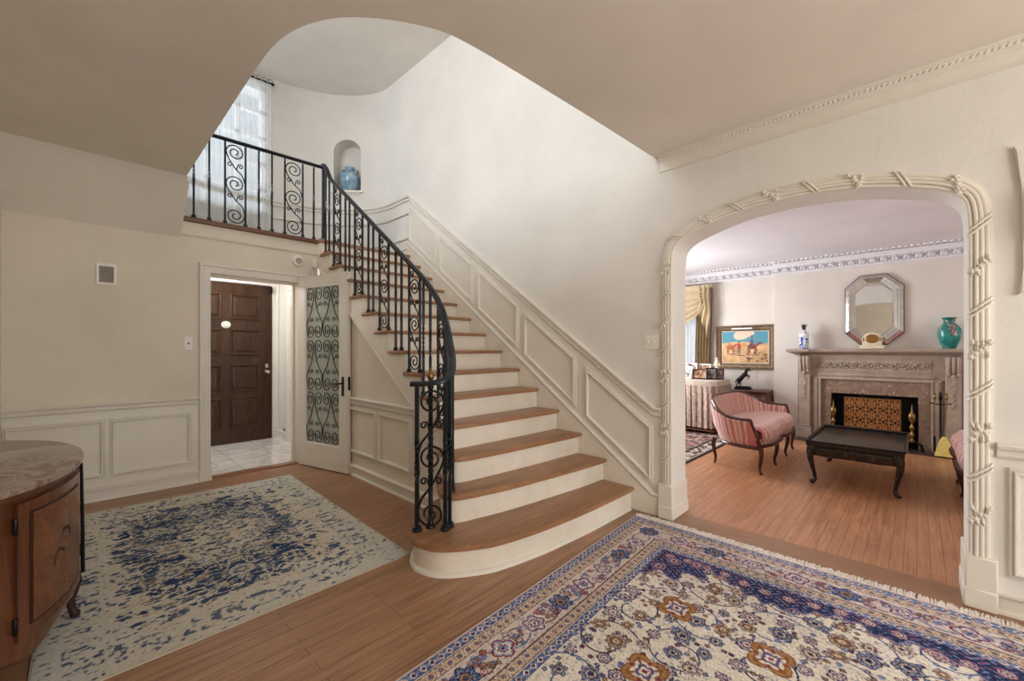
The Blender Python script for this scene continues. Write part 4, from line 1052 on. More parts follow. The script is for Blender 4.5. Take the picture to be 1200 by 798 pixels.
for k in range(-5,6):
    y=FC+k*.098; s=1 if k%2 else -1
    pts=[(7.432,y+ (.045*(1-.8*t))*math.cos(s*t*9+k),1.075+(.045*(1-.8*t))*math.sin(s*t*9+k)) for t in np.linspace(0,1,20)]
    m.tube(pts,[.016*(1-.6*j/19) for j in range(20)],6); m.blob((7.418,y,1.075),(.022,.018,.018),1)
    for j in range(5): a=rr.random()*6.28; m.blob((7.426,y+.05+.022*math.cos(a),1.075+.03*math.sin(a)),(.018,.02,.010),1,M.Rotation(a,3,'X'))
m.box(7.434,XB,FC-.56,FC+.56,1.005,1.145); obj('carved_frieze',m,M_stone,fp)
m=MB()
for a0,a1,b0,b1 in((FC+.445,FC+.56,.012,.875),(FC-.56,FC-.445,.012,.875),(FC-.445,FC+.445,.68,.875)): m.box(7.452,XB,a0,a1,b0,b1,.003)
obj('marble_surround',m,M_fossil,fp,smooth=0)

# fire screen, andirons, tools
def andiron(y,lab):
    r=thing('andiron',lab,'andiron',(7.315,y,.012),0,'brass andirons in the fireplace')
    m=MB(); m.tube([(7.30,y-.10,.02),(7.30,y-.085,.10),(7.30,y-.03,.135),(7.30,y+.03,.135),(7.30,y+.085,.10),(7.30,y+.10,.02)],[.02,.014,.016,.016,.014,.02],8); m.box(7.31,7.6,y-.012,y+.012,.10,.125); obj('base',m,M_bronze,r)
    m=MB(); m.lathe([(a*.68,b_) for a,b_ in((.04,0),(.044,.015),(.024,.03),(.02,.05),(.034,.07),(.040,.09),(.024,.105),(.016,.14),(.030,.165),(.038,.18),(.020,.20),(.016,.235),(.026,.25),(.034,.262),(.046,.285),(.053,.315),(.046,.345),(.022,.366),(.014,.38),(.018,.39),(.008,.42),(.002,.47))],(7.30,y,.13),18); obj('post',m,M_brass,r)
andiron(.835,'left brass andiron showing beside the fire screen'); andiron(.045,'right brass andiron with ball finial in the firebox opening')
r=thing('fire_screen','pierced brass fire screen standing in front of the firebox','fire screen',(7.37,.435,.012))
# pattern as point colours
na,nb=120,100; u=np.linspace(0,1,na);v=np.linspace(0,1,nb); U,Vv=np.meshgrid(u,v,indexing='ij')
pu=(U*5)%1-.5; pv=(Vv*4)%1-.5; ps=np.abs(pu); t=np.abs(pv)
dark=((np.hypot(ps-.28,t-.30)<.15)&(np.hypot(ps-.22,t-.24)>.10))|((np.abs(ps-.5*t*1.1-.02)<.035)&(t<.40)&(t>.06))|((np.hypot(ps-.5,t-.0)<.16)&(ps<.46))|((np.hypot(ps,t-.5)<.13)&(t>.06))
dark&=(U>.03)&(U<.97)&(Vv>.03)&(Vv<.97)
colr=np.where(dark[...,None],np.array((36,24,18.)),np.array((176,122,74.)))
me=rug_mesh(u,v,lambda A,B:(A*.58,B*.60),colr,.008)
me.transform(WM[r].inverted()@M(((0,0,-1,7.372),(-1,0,0,.725),(0,1,0,.04),(0,0,0,1))))
m_,nt,b=newmat('pierced_brass'); a_=nd(nt,'ShaderNodeVertexColor'); a_.layer_name='Col'; L(nt,a_.outputs['Color'],b.inputs['Base Color']); b.inputs['Metallic'].default_value=.55; b.inputs['Roughness'].default_value=.42
link_mesh('pierced_panel',me,m_,r)
m=MB(); m.sweep([(7.372,.145,.04),(7.372,.145,.645),(7.372,.725,.645),(7.372,.725,.04)],[(0,-.006),(0,.012),(.012,.012),(.012,-.006)],(-1,0,0),True); obj('frame',m,M_brass,r)
for y in(.28,.53):
    m=MB(); m.lathe([(.006,0),(.012,.01),(.006,.02),(.014,.035),(.003,.05)],(7.372,y,.652),10); m.blob((7.372,y-.022,.67),(.006,.014,.008),1); m.blob((7.372,y+.022,.67),(.006,.014,.008),1); obj('top_knob',m,M_bronze,r)
for y in(.20,.67):
    m=MB(); m.box(7.30,7.45,y-.012,y+.012,.012,.045,.004); obj('foot',m,M_brass,r)
r=thing('fire_tool_set','brass fireplace tools leaning on a stand beside the hearth','fire tools',(7.22,-.20,.012),0)
m=MB(); m.lathe([(.075,0),(.078,.012),(.05,.025),(.014,.04),(.009,.06),(.009,.66),(.014,.67),(.02,.70),(.012,.72),(.018,.75),(.003,.78)],(7.24,-.205,.012),16); m.tube([(7.24,-.30,.645),(7.22,-.205,.63),(7.24,-.11,.645)],.007,8); obj('stand',m,M_bronze,r)
def tool(y,x,lab,kind):
    m=MB(); dy=.0
    m.lathe([(.004,0),(.013,.01),(.009,.03),(.014,.045),(.018,.065),(.010,.085),(.013,.10),(.003,.115)],(x,y,.66),12); m.tube([(x,y,.66),(x-.01,y+ (.02 if kind=='brush' else .0),.22)],.006,8)
    obj('handle',m,M_brass,r,label=lab)
tool(-.155,7.20,'brass poker handle','poker'); tool(-.255,7.20,'brass brush handle','brush')
m=MB(); m.box(7.175,7.205,-.165,-.145,.06,.25); obj('poker_tip',m,M_bronze,r)
m=MB(); m.rings([[(7.19+a*w,-.235+b_*w2,z) for a,b_ in((-1,-1),(1,-1),(1,1),(-1,1))] for w,w2,z in((.010,.018,.25),(.016,.035,.215),(.022,.05,.18),(.03,.085,.02))]); obj('brush_head',m,plain('brush_yellow',(226,206,120),.6,0,.1,60),r,label='pale yellow brush head')

# ------------------------------------------------------------------ things on the mantel
r=thing('octagonal_mirror','octagonal wall mirror with wide silvery border above the mantel','mirror',(XB-.03,.42,1.31))
def octo(hw,hh,c): return [(hw,-hh+c),(hw,hh-c),(hw-c,hh),(-hw+c,hh),(-hw,hh-c),(-hw,-hh+c),(-hw+c,-hh),(hw-c,-hh)]
mc=(.424,1.832); 
def oring(lst,mat,nm):
    for k in range(8):
        m=MB(); vs_=[]
        for (hw,hh,c,dx) in lst: 
            o=octo(hw,hh,c); vs_.append([(XB-dx,mc[0]+o[k][0],mc[1]+o[k][1]),(XB-dx,mc[0]+o[(k+1)%8][0],mc[1]+o[(k+1)%8][1])])
        m.rings(vs_,False,False); obj(nm,m,mat,r,smooth=0)
m=MB(); o=octo(.306,.476,.165); m.rings([[(x,mc[0]+a,mc[1]+b) for a,b in o] for x in(XB-.002,XB-.03)]); obj('frame',m,plain('mirror_edge',(62,50,42),.4,.4),r,smooth=0)
oring([(.298,.468,.162,.031),(.262,.432,.152,.046),(.240,.410,.146,.040)],M_amirror,'bevelled_strip')
oring([(.238,.408,.145,.044),(.205,.375,.135,.036),(.185,.355,.128,.034)],M_amirror,'inner_strip')
m=MB(); m.poly([(XB-.0345,mc[0]+a,mc[1]+b) for a,b in octo(.188,.358,.129)]); obj('mirror_plate',m,M_mirror,r,smooth=0)
r=thing('mantel_clock','small cream mantel clock with a gilt oval dial','clock',(7.38,.43,1.303))
M_clk=plain('clock_cream',(224,212,186),.35,0,.05,20)
m=MB(); m.box(7.33,7.43,.305,.555,1.303,1.352,.006); m.prism([(.33,1.352),(.53,1.352),(.53,1.46),(.51,1.492),(.475,1.512),(.43,1.524),(.385,1.512),(.35,1.492),(.33,1.46)],'x',7.345,7.42,.006,2); m.tube([(7.34,.46,1.325),(7.335,.43,1.318),(7.34,.40,1.325)],.005,6); obj('case',m,M_clk,r)
m=MB(); m.lathe([(.0,.0),(.055,0),(.062,.006),(.055,.012),(.0,.010)],(0,0,0),28); m.xf(M.Translation((7.346,.43,1.437))@M.Rotation(-PI/2,4,'Y')@M.Diagonal((.95,1.12,1,1))); obj('dial',m,plain('gilt_dial',(150,112,58),.35,.6,.25,90),r)
m=MB()
for y in(.342,.518): m.blob((7.343,y,1.43),(.006,.010,.028),1)
obj('side_mount',m,M_brass,r)
r=thing('square_bottle_vase','blue and white square bottle vase at the left end of the mantel','vase',(7.40,1.19,1.303))
mv,nt,b=newmat('blue_white_china'); v=coords(nt); 
col=ramp(nt,noise(nt,v,34,3,.6),[(.40,(44,74,150)),(.50,(120,146,196)),(.57,(228,230,232))]); col2=ramp(nt,noise(nt,v,26,3),[(.56,(228,228,228)),(.62,(150,70,60))])
sp=nd(nt,'ShaderNodeSeparateXYZ'); L(nt,v,sp.inputs[0]); mr=nd(nt,'ShaderNodeMapRange'); mr.inputs[1].default_value=.17; mr.inputs[2].default_value=.19; L(nt,sp.outputs[2],mr.inputs[0]); L(nt,mixc(nt,mr.outputs[0],col,col2),b.inputs['Base Color']); b.inputs['Roughness'].default_value=.15
m=MB(); m.rings([[(7.40+a*w,1.19+c_*w,1.303+z) for a,c_ in((-1,-.8),(-.8,-1),(.8,-1),(1,-.8),(1,.8),(.8,1),(-.8,1),(-1,.8))] for w,z in((.046,0),(.050,.006),(.052,.12),(.056,.21),(.052,.232),(.030,.25),(.020,.265),(.018,.30),(.024,.325),(.036,.345),(.036,.35),(.024,.345))]); obj('body',m,mv,r,smooth=50)
m=MB(); m.rings([[(7.40+a*w,1.19+c_*w,1.303+z) for a,c_ in((-1,-.6),(-.6,-1),(.6,-1),(1,-.6),(1,.6),(.6,1),(-.6,1),(-1,.6))] for w,z in((.022,.275),(.0215,.30),(.030,.33),(.039,.347),(.038,.353),(.026,.352))]); obj('neck_rim',m,plain('china_rim',(52,48,58),.25,0,.4,60),r)
r=thing('turquoise_vase','turquoise enamel vase with pink blossoms at the right end of the mantel','vase',(7.41,-.285,1.303))
mv,nt,b=newmat('turquoise_enamel'); v=coords(nt)
col=ramp(nt,noise(nt,v,11,4,.6,.6),[(.3,(20,96,92)),(.5,(34,128,120)),(.7,(60,152,140))]); f=noise(nt,v,15,2,.5,.4)
col=mixc(nt,ramp(nt,f,[(.58,(0,0,0,1)),(.62,(1,1,1,1))]),col,ramp(nt,noise(nt,v,40,2),[(.4,(206,150,150)),(.6,(110,60,66))])); L(nt,col,b.inputs['Base Color']); b.inputs['Roughness'].default_value=.2
m=MB(); m.lathe([(.055,0),(.060,.008),(.076,.05),(.098,.13),(.107,.20),(.100,.25),(.075,.29),(.055,.31),(.050,.345),(.062,.37),(.068,.378),(.05,.376)],(7.41,-.285,1.303),32); obj('body',m,mv,r)
m=MB(); m.lathe([(.051,.352),(.0635,.372),(.069,.380),(.060,.382)],(7.41,-.285,1.303),28); obj('rim',m,M_bronze,r)

# ------------------------------------------------------------------ painting
r=thing('framed_painting','gilt framed desert painting with horses and figures left of the mantel','painting',(XF-.03,2.035,.985))
m=MB(); m.sweep([(XF-.002,1.685,1.063),(XF-.002,1.685,1.598),(XF-.002,2.385,1.598),(XF-.002,2.385,1.063)][::-1],[(0,.012),(0,.02),(.016,.03),(.022,.022),(.06,.032),(.072,.05),(.085,.05),(.09,.03),(.09,0),(0,0)],(-1,0,0),True)
M_frame=plain('aged_gilt',(118,98,74),.45,.35,.2,30); obj('frame',m,M_frame,r)
na,nb=150,116; u=np.linspace(0,1,na);v=np.linspace(0,1,nb); U,Vv=np.meshgrid(u,v,indexing='ij')  # u left->right, v bottom->top
n1=fbm(U*6,Vv*6,301,4);n2=fbm(U*22,Vv*22,311,3)
hor=.60+.10*np.exp(-((U-.55)/.16)**2)+.06*np.sin(U*7)
im=np.zeros(U.shape+(3,)); sky=np.array((84,150,172.))*(1-(1-Vv[...,None])*.3)+np.array((40,40,30))*(1-Vv[...,None])
im[:]=sky; cl=np.exp(-(((U-.42)/.16)**2+((Vv-.86)/.14)**2))+.7*np.exp(-(((U-.62)/.1)**2+((Vv-.93)/.08)**2)); cm=np.clip((cl+n1*.5-.6)/.12,0,1)[...,None]; im=im*(1-cm)+np.array((224,200,178.))*cm
g=Vv<hor; sand=np.array((206,166,120.))+(n1[...,None]-.5)*np.array((90,80,70))+(n2[...,None]-.5)*40; im[g]=sand[g]
rock=(n2>.60)&(Vv<.34)&(U>.45); im[rock]=(112,78,66)
def bl(cu,cv,ru,rv,c,rot=0):
    x=(U-cu)*1.35;y=Vv-cv; a,b_=x*math.cos(rot)+y*math.sin(rot),-x*math.sin(rot)+y*math.cos(rot); k=((a/ru)**2+(b_/rv)**2)<1
    im[k]=np.array(c)+(n2[k][:,None]-.5)*50
for cu,cv,sc_,c in((.20,.50,1,(176,98,70)),(.66,.52,1.15,(128,70,60))):
    bl(cu,cv,.11*sc_,.075*sc_,c,.05); bl(cu+.10*sc_,cv+.055*sc_,.032*sc_,.075*sc_,c,-.7); bl(cu+.15*sc_,cv+.09*sc_,.045*sc_,.026*sc_,c,-.5)
    for dx in(-.07,-.04,.05,.075): bl(cu+dx*sc_,cv-.12*sc_,.014*sc_,.085*sc_,tuple(np.array(c)*.75),(.15 if dx<0 else -.12))
    bl(cu+.02,cv-.22*sc_,.17*sc_,.02,(140,100,86))
bl(.385,.52,.045,.10,(188,62,54)); bl(.385,.66,.022,.032,(96,58,46)); bl(.37,.36,.018,.09,(104,96,84)); bl(.405,.36,.018,.09,(104,96,84)); bl(.43,.245,.14,.018,(140,100,86))
bl(.655,.66,.045,.11,(124,84,112)); bl(.655,.81,.022,.034,(120,82,66)); bl(.655,.845,.04,.012,(92,66,50)); bl(.64,.55,.02,.09,(92,70,96),.3)
bd=np.minimum(np.minimum(U,1-U)*1.3,np.minimum(Vv,1-Vv)); im[bd<.022]=(222,208,186)
me=rug_mesh(u,v,lambda A,B:(A*.70,B*.535),np.clip(im,5,250),.004)
me.transform(WM[r].inverted()@M(((0,0,-1,XF-.012),(-1,0,0,2.385),(0,1,0,1.063),(0,0,0,1)))); link_mesh('canvas',me,vcol('oil_canvas',.5,.3,.15,60),r)
m=MB(); m.tube([(XF-.11,1.90,1.632),(XF-.11,2.20,1.632)],.014,12); obj('picture_light',m,M_white,r,label='white tube picture light')
m=MB(); m.tube([(XF-.05,2.05,1.65),(XF-.06,2.05,1.672),(XF-.11,2.05,1.645)],.006,8); obj('light_arm',m,M_bronze,r)
m=MB(); m.tube([(XF-.004,1.862,.98),(XF-.004,1.86,.8),(XF-.004,1.86,.64)],.004,6); obj('power_cord',m,M_plastic,r)

# ------------------------------------------------------------------ drapery
M_drape=wood('gold_damask',(138,116,86),(192,170,136),'z',.55,.6,.3); M_swag=plain('gold_satin',(200,182,150),.42,0,.06,10); M_drape_d=plain('braid_brown',(110,84,58),.7,0,.2,60)
r=thing('window_drapery','gold satin drape with swag and cascade beside the living room window','curtain',(XF-.1,2.9,.02))
m=MB(); m.grid(lambda u,v:(XF-.075+.032*math.sin(u*2*PI*5.5+.4*math.sin(v*3)),2.53+.25*u+.02*math.sin(v*4),.03+2.29*v),120,20); obj('drape_panel',m,M_drape,r)
def swag(u,v):
    y=2.62+1.0*u; sag=(1-(2*u-1)**2)
    z=2.36-.10*v-.55*v*sag**.6*(.75)+.012*math.sin(v*2*PI*6)
    return (XF-.14-.05*sag*v-.028*math.sin(v*2*PI*6+u*2),y,z-.13*v)
m=MB(); m.grid(swag,50,70); obj('swag',m,M_swag,r)
def casc(u,v):
    # zigzag tail
    y=2.535+.18*u; L_=.92-.46*u
    zz=2.385-L_*v
    fold=math.sin(u*2*PI*2.6)
    return (XF-.155-.030*fold,y+.03*math.sin(v*9)*v,zz)
m=MB(); m.grid(casc,50,24); obj('cascade',m,M_swag,r)
m=MB(); m.tube([V(casc(u,1.0))+V((-.004,0,0)) for u in np.linspace(0,1,50)],.011,6); obj('cascade_braid',m,M_drape_d,r)
m=MB(); m.tube([V(swag(u,1.0))+V((-.004,0,0)) for u in np.linspace(0,1,40)],.010,6); obj('swag_braid',m,M_swag,r)
m=MB(); m.box(XF-.16,XF-.01,2.52,3.68,2.345,2.40,.006); obj('pelmet_board',m,M_swag,r)

# ------------------------------------------------------------------ settees
M_st,nt,b=newmat('striped_silk'); uv=nd(nt,'ShaderNodeUVMap'); uv.uv_map='UVMap'; sp=nd(nt,'ShaderNodeSeparateXYZ'); L(nt,uv.outputs[0],sp.inputs[0])
fr=nd(nt,'ShaderNodeMath',operation='FRACT'); L(nt,sp.outputs[0],fr.inputs[0])
cr=ramp(nt,fr.outputs[0],[(0,(184,92,96)),(.10,(196,124,118)),(.12,(214,178,158)),(.26,(216,182,162)),(.28,(176,100,98)),(.34,(188,112,108)),(.36,(206,164,146)),(.52,(212,176,158)),(.55,(172,84,90)),(.72,(188,110,108)),(.74,(218,188,168)),(.86,(214,178,158)),(.9,(184,98,98))])
L(nt,mixc(nt,.15,cr,ramp(nt,noise(nt,coords(nt),45,3),[(.35,(170,98,98)),(.65,(222,192,178))])),b.inputs['Base Color']); b.inputs['Roughness'].default_value=.5; b.inputs['Sheen Weight'].default_value=.3
def with_uv(mb,fn,name,par):
    o=obj(name,mb,M_st,par,local=True,smooth=60); me=o.data; uvl=me.uv_layers.new(name='UVMap')
    for l in me.loops: uvl.data[l.index].uv=fn(me.vertices[l.vertex_index].co)
    return o
set_=thing('settee','pink striped settee with carved mahogany frame left of the coffee table','settee',(5.69,1.45,0),0,'striped settees facing each other')
# plan U: t in [0,1] left-front -> back -> right-front
def plan(t,grow=0,y0=-.20):
    a=PI+ (1-t)*PI if False else PI*(1-t)
    n=2.7; c,s=math.cos(a),math.sin(a)
    x=-math.copysign(abs(c)**(2/n),c)*(-1)*(-1)
    x=math.copysign(abs(c)**(2/n),c)*-1
    y=abs(s)**(2/n)
    return (x*(.80+grow),y0+y*(.30-y0+grow))
def toph(t):
    k=min(t,1-t); 
    q=min(max((k-.06)/.30,0),1); q=q*q*(3-2*q); return .548+.150*q+.03*math.sin(PI*t)
NT_=72; ts=[i/NT_ for i in range(NT_+1)]
arc=[0]
for a,b_ in zip(ts,ts[1:]): p,q=plan(a),plan(b_); arc.append(arc[-1]+math.hypot(p[0]-q[0],p[1]-q[1]))
def shell():
    m=MB(); rs=[]
    for t in ts:
        h=toph(t); row=[]
        for o,z in((-.03,.27),(-.005,.40),(.03,.55),(.065,1),):
            zz=.27+(h-.27)*((z-.27)/.73) if z!=1 else h
            p=plan(t,o,-.29+.09*min(max((z-.27)/.73,0),1)); row.append((p[0],p[1],zz))
        for o,z in((.005,1),(-.04,.6),(-.07,.42),(-.09,.30)):
            zz=h if z==1 else .27+(h-.27)*((z-.27)/.73)
            p=plan(t,o,-.29+.09*min(max((z-.27)/.73,0),1)); row.append((p[0],p[1],zz))
        rs.append(row)
    m.rings(rs,True,True); return m
def uvshell(co):
    best=min(range(NT_+1),key=lambda i:(plan(ts[i])[0]-co.x)**2+(plan(ts[i])[1]-co.y)**2); return (arc[best]/.155,co.z)
with_uv(shell(),uvshell,'upholstered_back',set_)
m=MB(); m.tube([(plan(t,.036)[0],plan(t,.036)[1],toph(t)+.008) for t in ts],.019,8); obj('top_rail',m,M_mahog,set_,local=True)
# serpentine seat
def seatfront(x): return -.285-.06*min(1,abs(math.sin(PI*x/.725))**.7+.25*(1-abs(x)/.725))
xs=[-.725+1.45*i/40 for i in range(41)]
def seatring(o,z):
    f=[(x*(1+o),seatfront(x)-o,z) for x in xs]
    bk=[]
    for k in range(25):
        t=1-(.02+.96*k/24); p=plan(t,-.075+o,-.26); bk.append((p[0],max(p[1],-.25),z))
    return f+bk
m=MB(); rs=[seatring(o,z) for o,z in((-.02,.30),(.0,.33),(.012,.38),(.0,.425),(-.05,.452))]
m.rings(rs[:4],False,True)
# domed top as a grid
def dome(u,v):
    x=-.725+1.45*u; yf=seatfront(x); t_=.5+.5*(x/.80); yb=.22-.0*abs(x); yb=-.26+.56*(1-abs(x/.80)**2.7)**(1/2.7)-.07 if abs(x)<.79 else -.2
    yb=max(yb,yf+.05); y=yf+(yb-yf)*v; e=min(v/.12,1)*min((1-abs(x/.73))/.06+.05,1); e=max(0,min(1,e)); return (x,y,.425+.045*e**.6+.012*math.sin(PI*v))
m.grid(dome,41,14)
with_uv(m,lambda co:(co.x/.21,co.y),'seat_cushion',set_)
m=MB(); f=[(x*1.01,seatfront(x)-.006,.285) for x in xs]; m.tube(f,.018,8); m.tube([(plan(t,-.02,-.29)[0],plan(t,-.02,-.29)[1],.265) for t in ts],.018,8); obj('seat_rail',m,M_mahog,set_,local=True)
m=MB(); ring=[(x,seatfront(x)+.01,0) for x in xs]; m.rings([[(a,b_,z) for a,b_,_ in ring] for z in(.27,.35)],False,False)
with_uv(m,lambda co:(co.x/.155,co.z),'front_panel',set_)
for sx in(-1,1):
    p=plan(0 if sx>0 else 1,.036)
    m=MB(); m.tube(crom([(p[0],p[1]+.03,toph(0)+.010),(p[0],p[1]-.004,toph(0)+.006),(p[0]-sx*.010,p[1]-.018,.50),(p[0]-sx*.030,p[1]-.055,.39),(sx*.785,-.292,.26)],5),[.020]*21,8); obj('arm_post',m,M_mahog,set_,local=True)
def cab(m,x,y,dx,dy,h=.29,w=.026,foot=.016):
    l=math.hypot(dx,dy) or 1; dx,dy=dx/l,dy/l
    P=crom([(x-.005*dx,y-.005*dy,h),(x+.014*dx,y+.014*dy,h*.78),(x+.004*dx,y+.004*dy,h*.5),(x-.012*dx,y-.012*dy,h*.25),(x-.004*dx,y-.004*dy,h*.07),(x+.012*dx,y+.012*dy,.012)],4)
    n=len(P); m.tube(P,[w*(1-.52*min(i/(n*.72),1))+(foot-.48*w)*max(0,(i/(n-1)-.8)/.2) for i in range(n)],8)
for x,y,dx,dy in((-.775,-.285,-1,-1),(-.27,-.315,0,-1),(.27,-.315,0,-1),(.775,-.285,1,-1),(-.62,.215,-1,1),(.62,.215,1,1)):
    m=MB(); cab(m,x,y,dx,dy); obj('leg',m,M_mahog,set_,local=True)
copy_tree(set_,(5.66,-.60,0),PI,'pink striped settee partly hidden behind the right side of the arch')

# ------------------------------------------------------------------ coffee table
M_lac,nt,b=newmat('black_lacquer'); v=coords(nt)
L(nt,mixc(nt,ramp(nt,noise(nt,v,30,4,.6,.5),[(.58,(0,0,0,1)),(.74,(1,1,1,1))]),lin4((34,27,23)),lin4((92,70,46))),b.inputs['Base Color']); b.inputs['Roughness'].default_value=.22
M_tray=plain('tray_black',(40,33,30),.25,0,.35,9)
ct=thing('coffee_table','black lacquer tray-top coffee table with cabriole legs before the fireplace','coffee table',(5.51,.425,0))
hx,hy=.575,.345
m=MB(); m.prism([(-hx,-hy),(hx,-hy),(hx,hy),(-hx,hy)],'z',.372,.392,.004); obj('tray_top',m,M_tray,ct,local=True)
m=MB(); gp=[]
m.sweep([(-hx,-hy,.388),(hx,-hy,.388),(hx,hy,.388),(-hx,hy,.388)],[(.004,0),(-.010,0),(-.004,.022),(-.018,.034),(-.024,.030),(-.010,.016),(-.006,-.02),(.004,-.02)],(0,0,1),True); obj('gallery_rim',m,M_lac,ct,local=True)
for k,(a0,b0,a1,b1) in enumerate(((-hx+.03,-hy+.03,hx-.03,-hy+.03),(hx-.03,-hy+.03,hx-.03,hy-.03),(hx-.03,hy-.03,-hx+.03,hy-.03),(-hx+.03,hy-.03,-hx+.03,-hy+.03))):
    m=MB(); rs=[]; d=V((a1-a0,b1-b0)).normalized(); nn_=V((d.y,-d.x))
    for j in range(33):
        t=j/32; z=.295-.028*abs(math.sin(PI*t*2))**.8-.02*math.exp(-((t-.5)/.09)**2)+.02*(abs(t-.5)*2)**6*-1
        p=V((a0+(a1-a0)*t,b0+(b1-b0)*t)); rs.append([(p.x,p.y,.372),(p.x+nn_.x*.012,p.y+nn_.y*.012,.36),(p.x+nn_.x*.016,p.y+nn_.y*.016,.33),(p.x+nn_.x*.004,p.y+nn_.y*.004,z),(p.x-nn_.x*.012,p.y-nn_.y*.012,z),(p.x-nn_.x*.012,p.y-nn_.y*.012,.372)])
    m.rings(rs); obj('apron',m,M_lac,ct,local=True)
for sx in(-1,1):
    for sy in(-1,1):
        x,y=sx*(hx-.045),sy*(hy-.045); m=MB()
        P=crom([(x,y,.372),(x+sx*.018,y+sy*.018,.31),(x+sx*.022,y+sy*.022,.26),(x+sx*.006,y+sy*.006,.16),(x-sx*.010,y-sy*.010,.07),(x-sx*.004,y-sy*.004,.03),(x+sx*.022,y+sy*.022,.012)],4); n=len(P)
        m.tube(P,[(.046,.046,.044,.040,.036,.034,.032,.030,.028,.026,.024,.022,.020,.018,.017,.016,.016,.017,.018,.019,.020,.021,.021,.020,.014)[min(i,24)] for i in range(n)],10); obj('leg',m,M_lac,ct,local=True)

# ------------------------------------------------------------------ corner chest and statue
r=thing('bombe_chest','low walnut chest with swelling front under the painting','chest',(7.36,1.87,0))
m=MB(); m.rings([[(XF-.02-a*.40*w,1.87+b_*.225*w2,z) for a,b_ in((0,-1),(.7,-1),(.93,-.8),(1,-.45),(1,.45),(.93,.8),(.7,1),(0,1))] for w,w2,z in((.80,.86,.10),(.86,.9,.2),(.98,1.02,.36),(1.06,1.12,.48),(1.0,1.06,.58),(.94,1.0,.635))]); obj('carcass',m,wood('chest_walnut',(62,34,24),(104,62,42),'y',.3,.6),r,smooth=50)
m=MB(); m.prism([(XF-.02,1.625),(XF-.40,1.625),(XF-.44,1.70),(XF-.45,1.87),(XF-.44,2.04),(XF-.40,2.115),(XF-.02,2.115)],'z',.635,.662,.006); obj('top',m,wood('chest_top',(70,42,32),(112,76,58),'y',.3),r)
for k,(x,y) in enumerate(((XF-.36,1.70),(XF-.36,2.04),(XF-.08,1.70),(XF-.08,2.04))):
    m=MB(); m.tube([(x,y,.12),(x-.015,y,.06),(x,y,.010)],[.03,.018,.016],8); obj('leg',m,M_mahog,r)
for k in range(2):
    m=MB(); z=.30+.2*k; m.tube([(XF-.445-.004*k,1.80,z),(XF-.46-.004*k,1.87,z-.015),(XF-.445-.004*k,1.94,z)],.006,6); obj('drawer_pull',m,M_brass,r)
r=thing('bronze_horse','dark bronze statuette of a rearing horse on the corner chest','statuette',(7.38,1.995,.662))
m=MB(); m.prism([(-.055,-.115),(.055,-.115),(.06,0),(.055,.115),(-.055,.115),(-.06,0)],'z',0,.03,.006); m.prism([(-.045,-.10),(.045,-.10),(.05,.0),(.045,.10),(-.045,.10)],'z',.03,.048,.006); obj('base',m,M_bronze,r,local=True)
me=bpy.data.meshes.new('horse'); sk=[((0,.045,.16),.036),((0,.005,.205),.034),((0,-.03,.245),.033),((0,-.05,.285),.022),((0,-.062,.32),.017),((0,-.088,.31),.014),((0,-.115,.29),.009),
 ((.014,.055,.11),.018),((.016,.035,.075),.010),((.018,.06,.05),.008),((-.014,.06,.11),.018),((-.016,.075,.075),.010),((-.018,.095,.05),.008),
 ((.014,-.06,.225),.011),((.016,-.095,.215),.008),((.016,-.085,.185),.006),((-.014,-.055,.215),.011),((-.016,-.085,.19),.008),((-.016,-.07,.16),.006),((0,.08,.155),.012),((0,.105,.125),.010),((0,.10,.085),.006),((.008,-.058,.338),.005),((-.008,-.058,.338),.005),((0,-.035,.312),.012)]
ed=[(0,1),(1,2),(2,3),(3,4),(4,5),(5,6),(0,7),(7,8),(8,9),(0,10),(10,11),(11,12),(2,13),(13,14),(14,15),(2,16),(16,17),(17,18),(0,19),(19,20),(20,21),(4,22),(4,23),(3,24)]
me.from_pydata([p for p,_ in sk],ed,[]); ho=bpy.data.objects.new('horse',me); COL.objects.link(ho); ho.parent=r
me.materials.append(M_bronze); ho.modifiers.new('s','SKIN'); 
for i,(p,q) in enumerate(sk): me.skin_vertices[0].data[i].radius=(q,q)
me.skin_vertices[0].data[0].use_root=True
sb=ho.modifiers.new('d','SUBSURF'); sb.levels=2; sb.render_levels=2
bpy.context.view_layer.update(); nm=bpy.data.meshes.new_from_object(ho.evaluated_get(bpy.context.evaluated_depsgraph_get())); ho.modifiers.clear(); ho.data=nm
nm.polygons.foreach_set('use_smooth',[True]*len(nm.polygons))

# ------------------------------------------------------------------ fringed table with picture frames
M_cloth=plain('table_cloth',(196,182,168),.8,0,.08,30,.2); M_fr=plain('fringe_taupe',(150,130,118),.85,0,.22,26)
TX,TY=6.99,2.66
tb=thing('skirted_table','table under a pale cloth with long taupe fringe before the window','table',(TX,TY,0))
def tpoly(o): return [(TX+a*(.36+o),TY+b_*(.50+o)) for a,b_ in((-1,-.82),(-.86,-1),(.86,-1),(1,-.82),(1,.82),(.86,1),(-.86,1),(-1,.82))]
m=MB(); m.prism(tpoly(-.02),'z',.78,.81,.004); obj('table_top',m,M_mahog,tb)
m=MB(); m.rings([[(x,y,z) for x,y in tpoly(o)] for o,z in((.0,.70),(.004,.76),(.002,.812),(-.02,.824))]); obj('cloth',m,M_cloth,tb)
m=MB(); P=tpoly(.004); P2=[]
for a,b_ in zip(P,P[1:]+P[:1]):
    n=int(math.hypot(b_[0]-a[0],b_[1]-a[1])/.012); P2+=[(a[0]+(b_[0]-a[0])*k/n,a[1]+(b_[1]-a[1])*k/n) for k in range(n)]
rr=random.Random(3); c0=V((TX,TY))
rs=[]
off_=[rr.uniform(-.012,.012)+.010*math.sin(i*.9) for i in range(len(P2))]
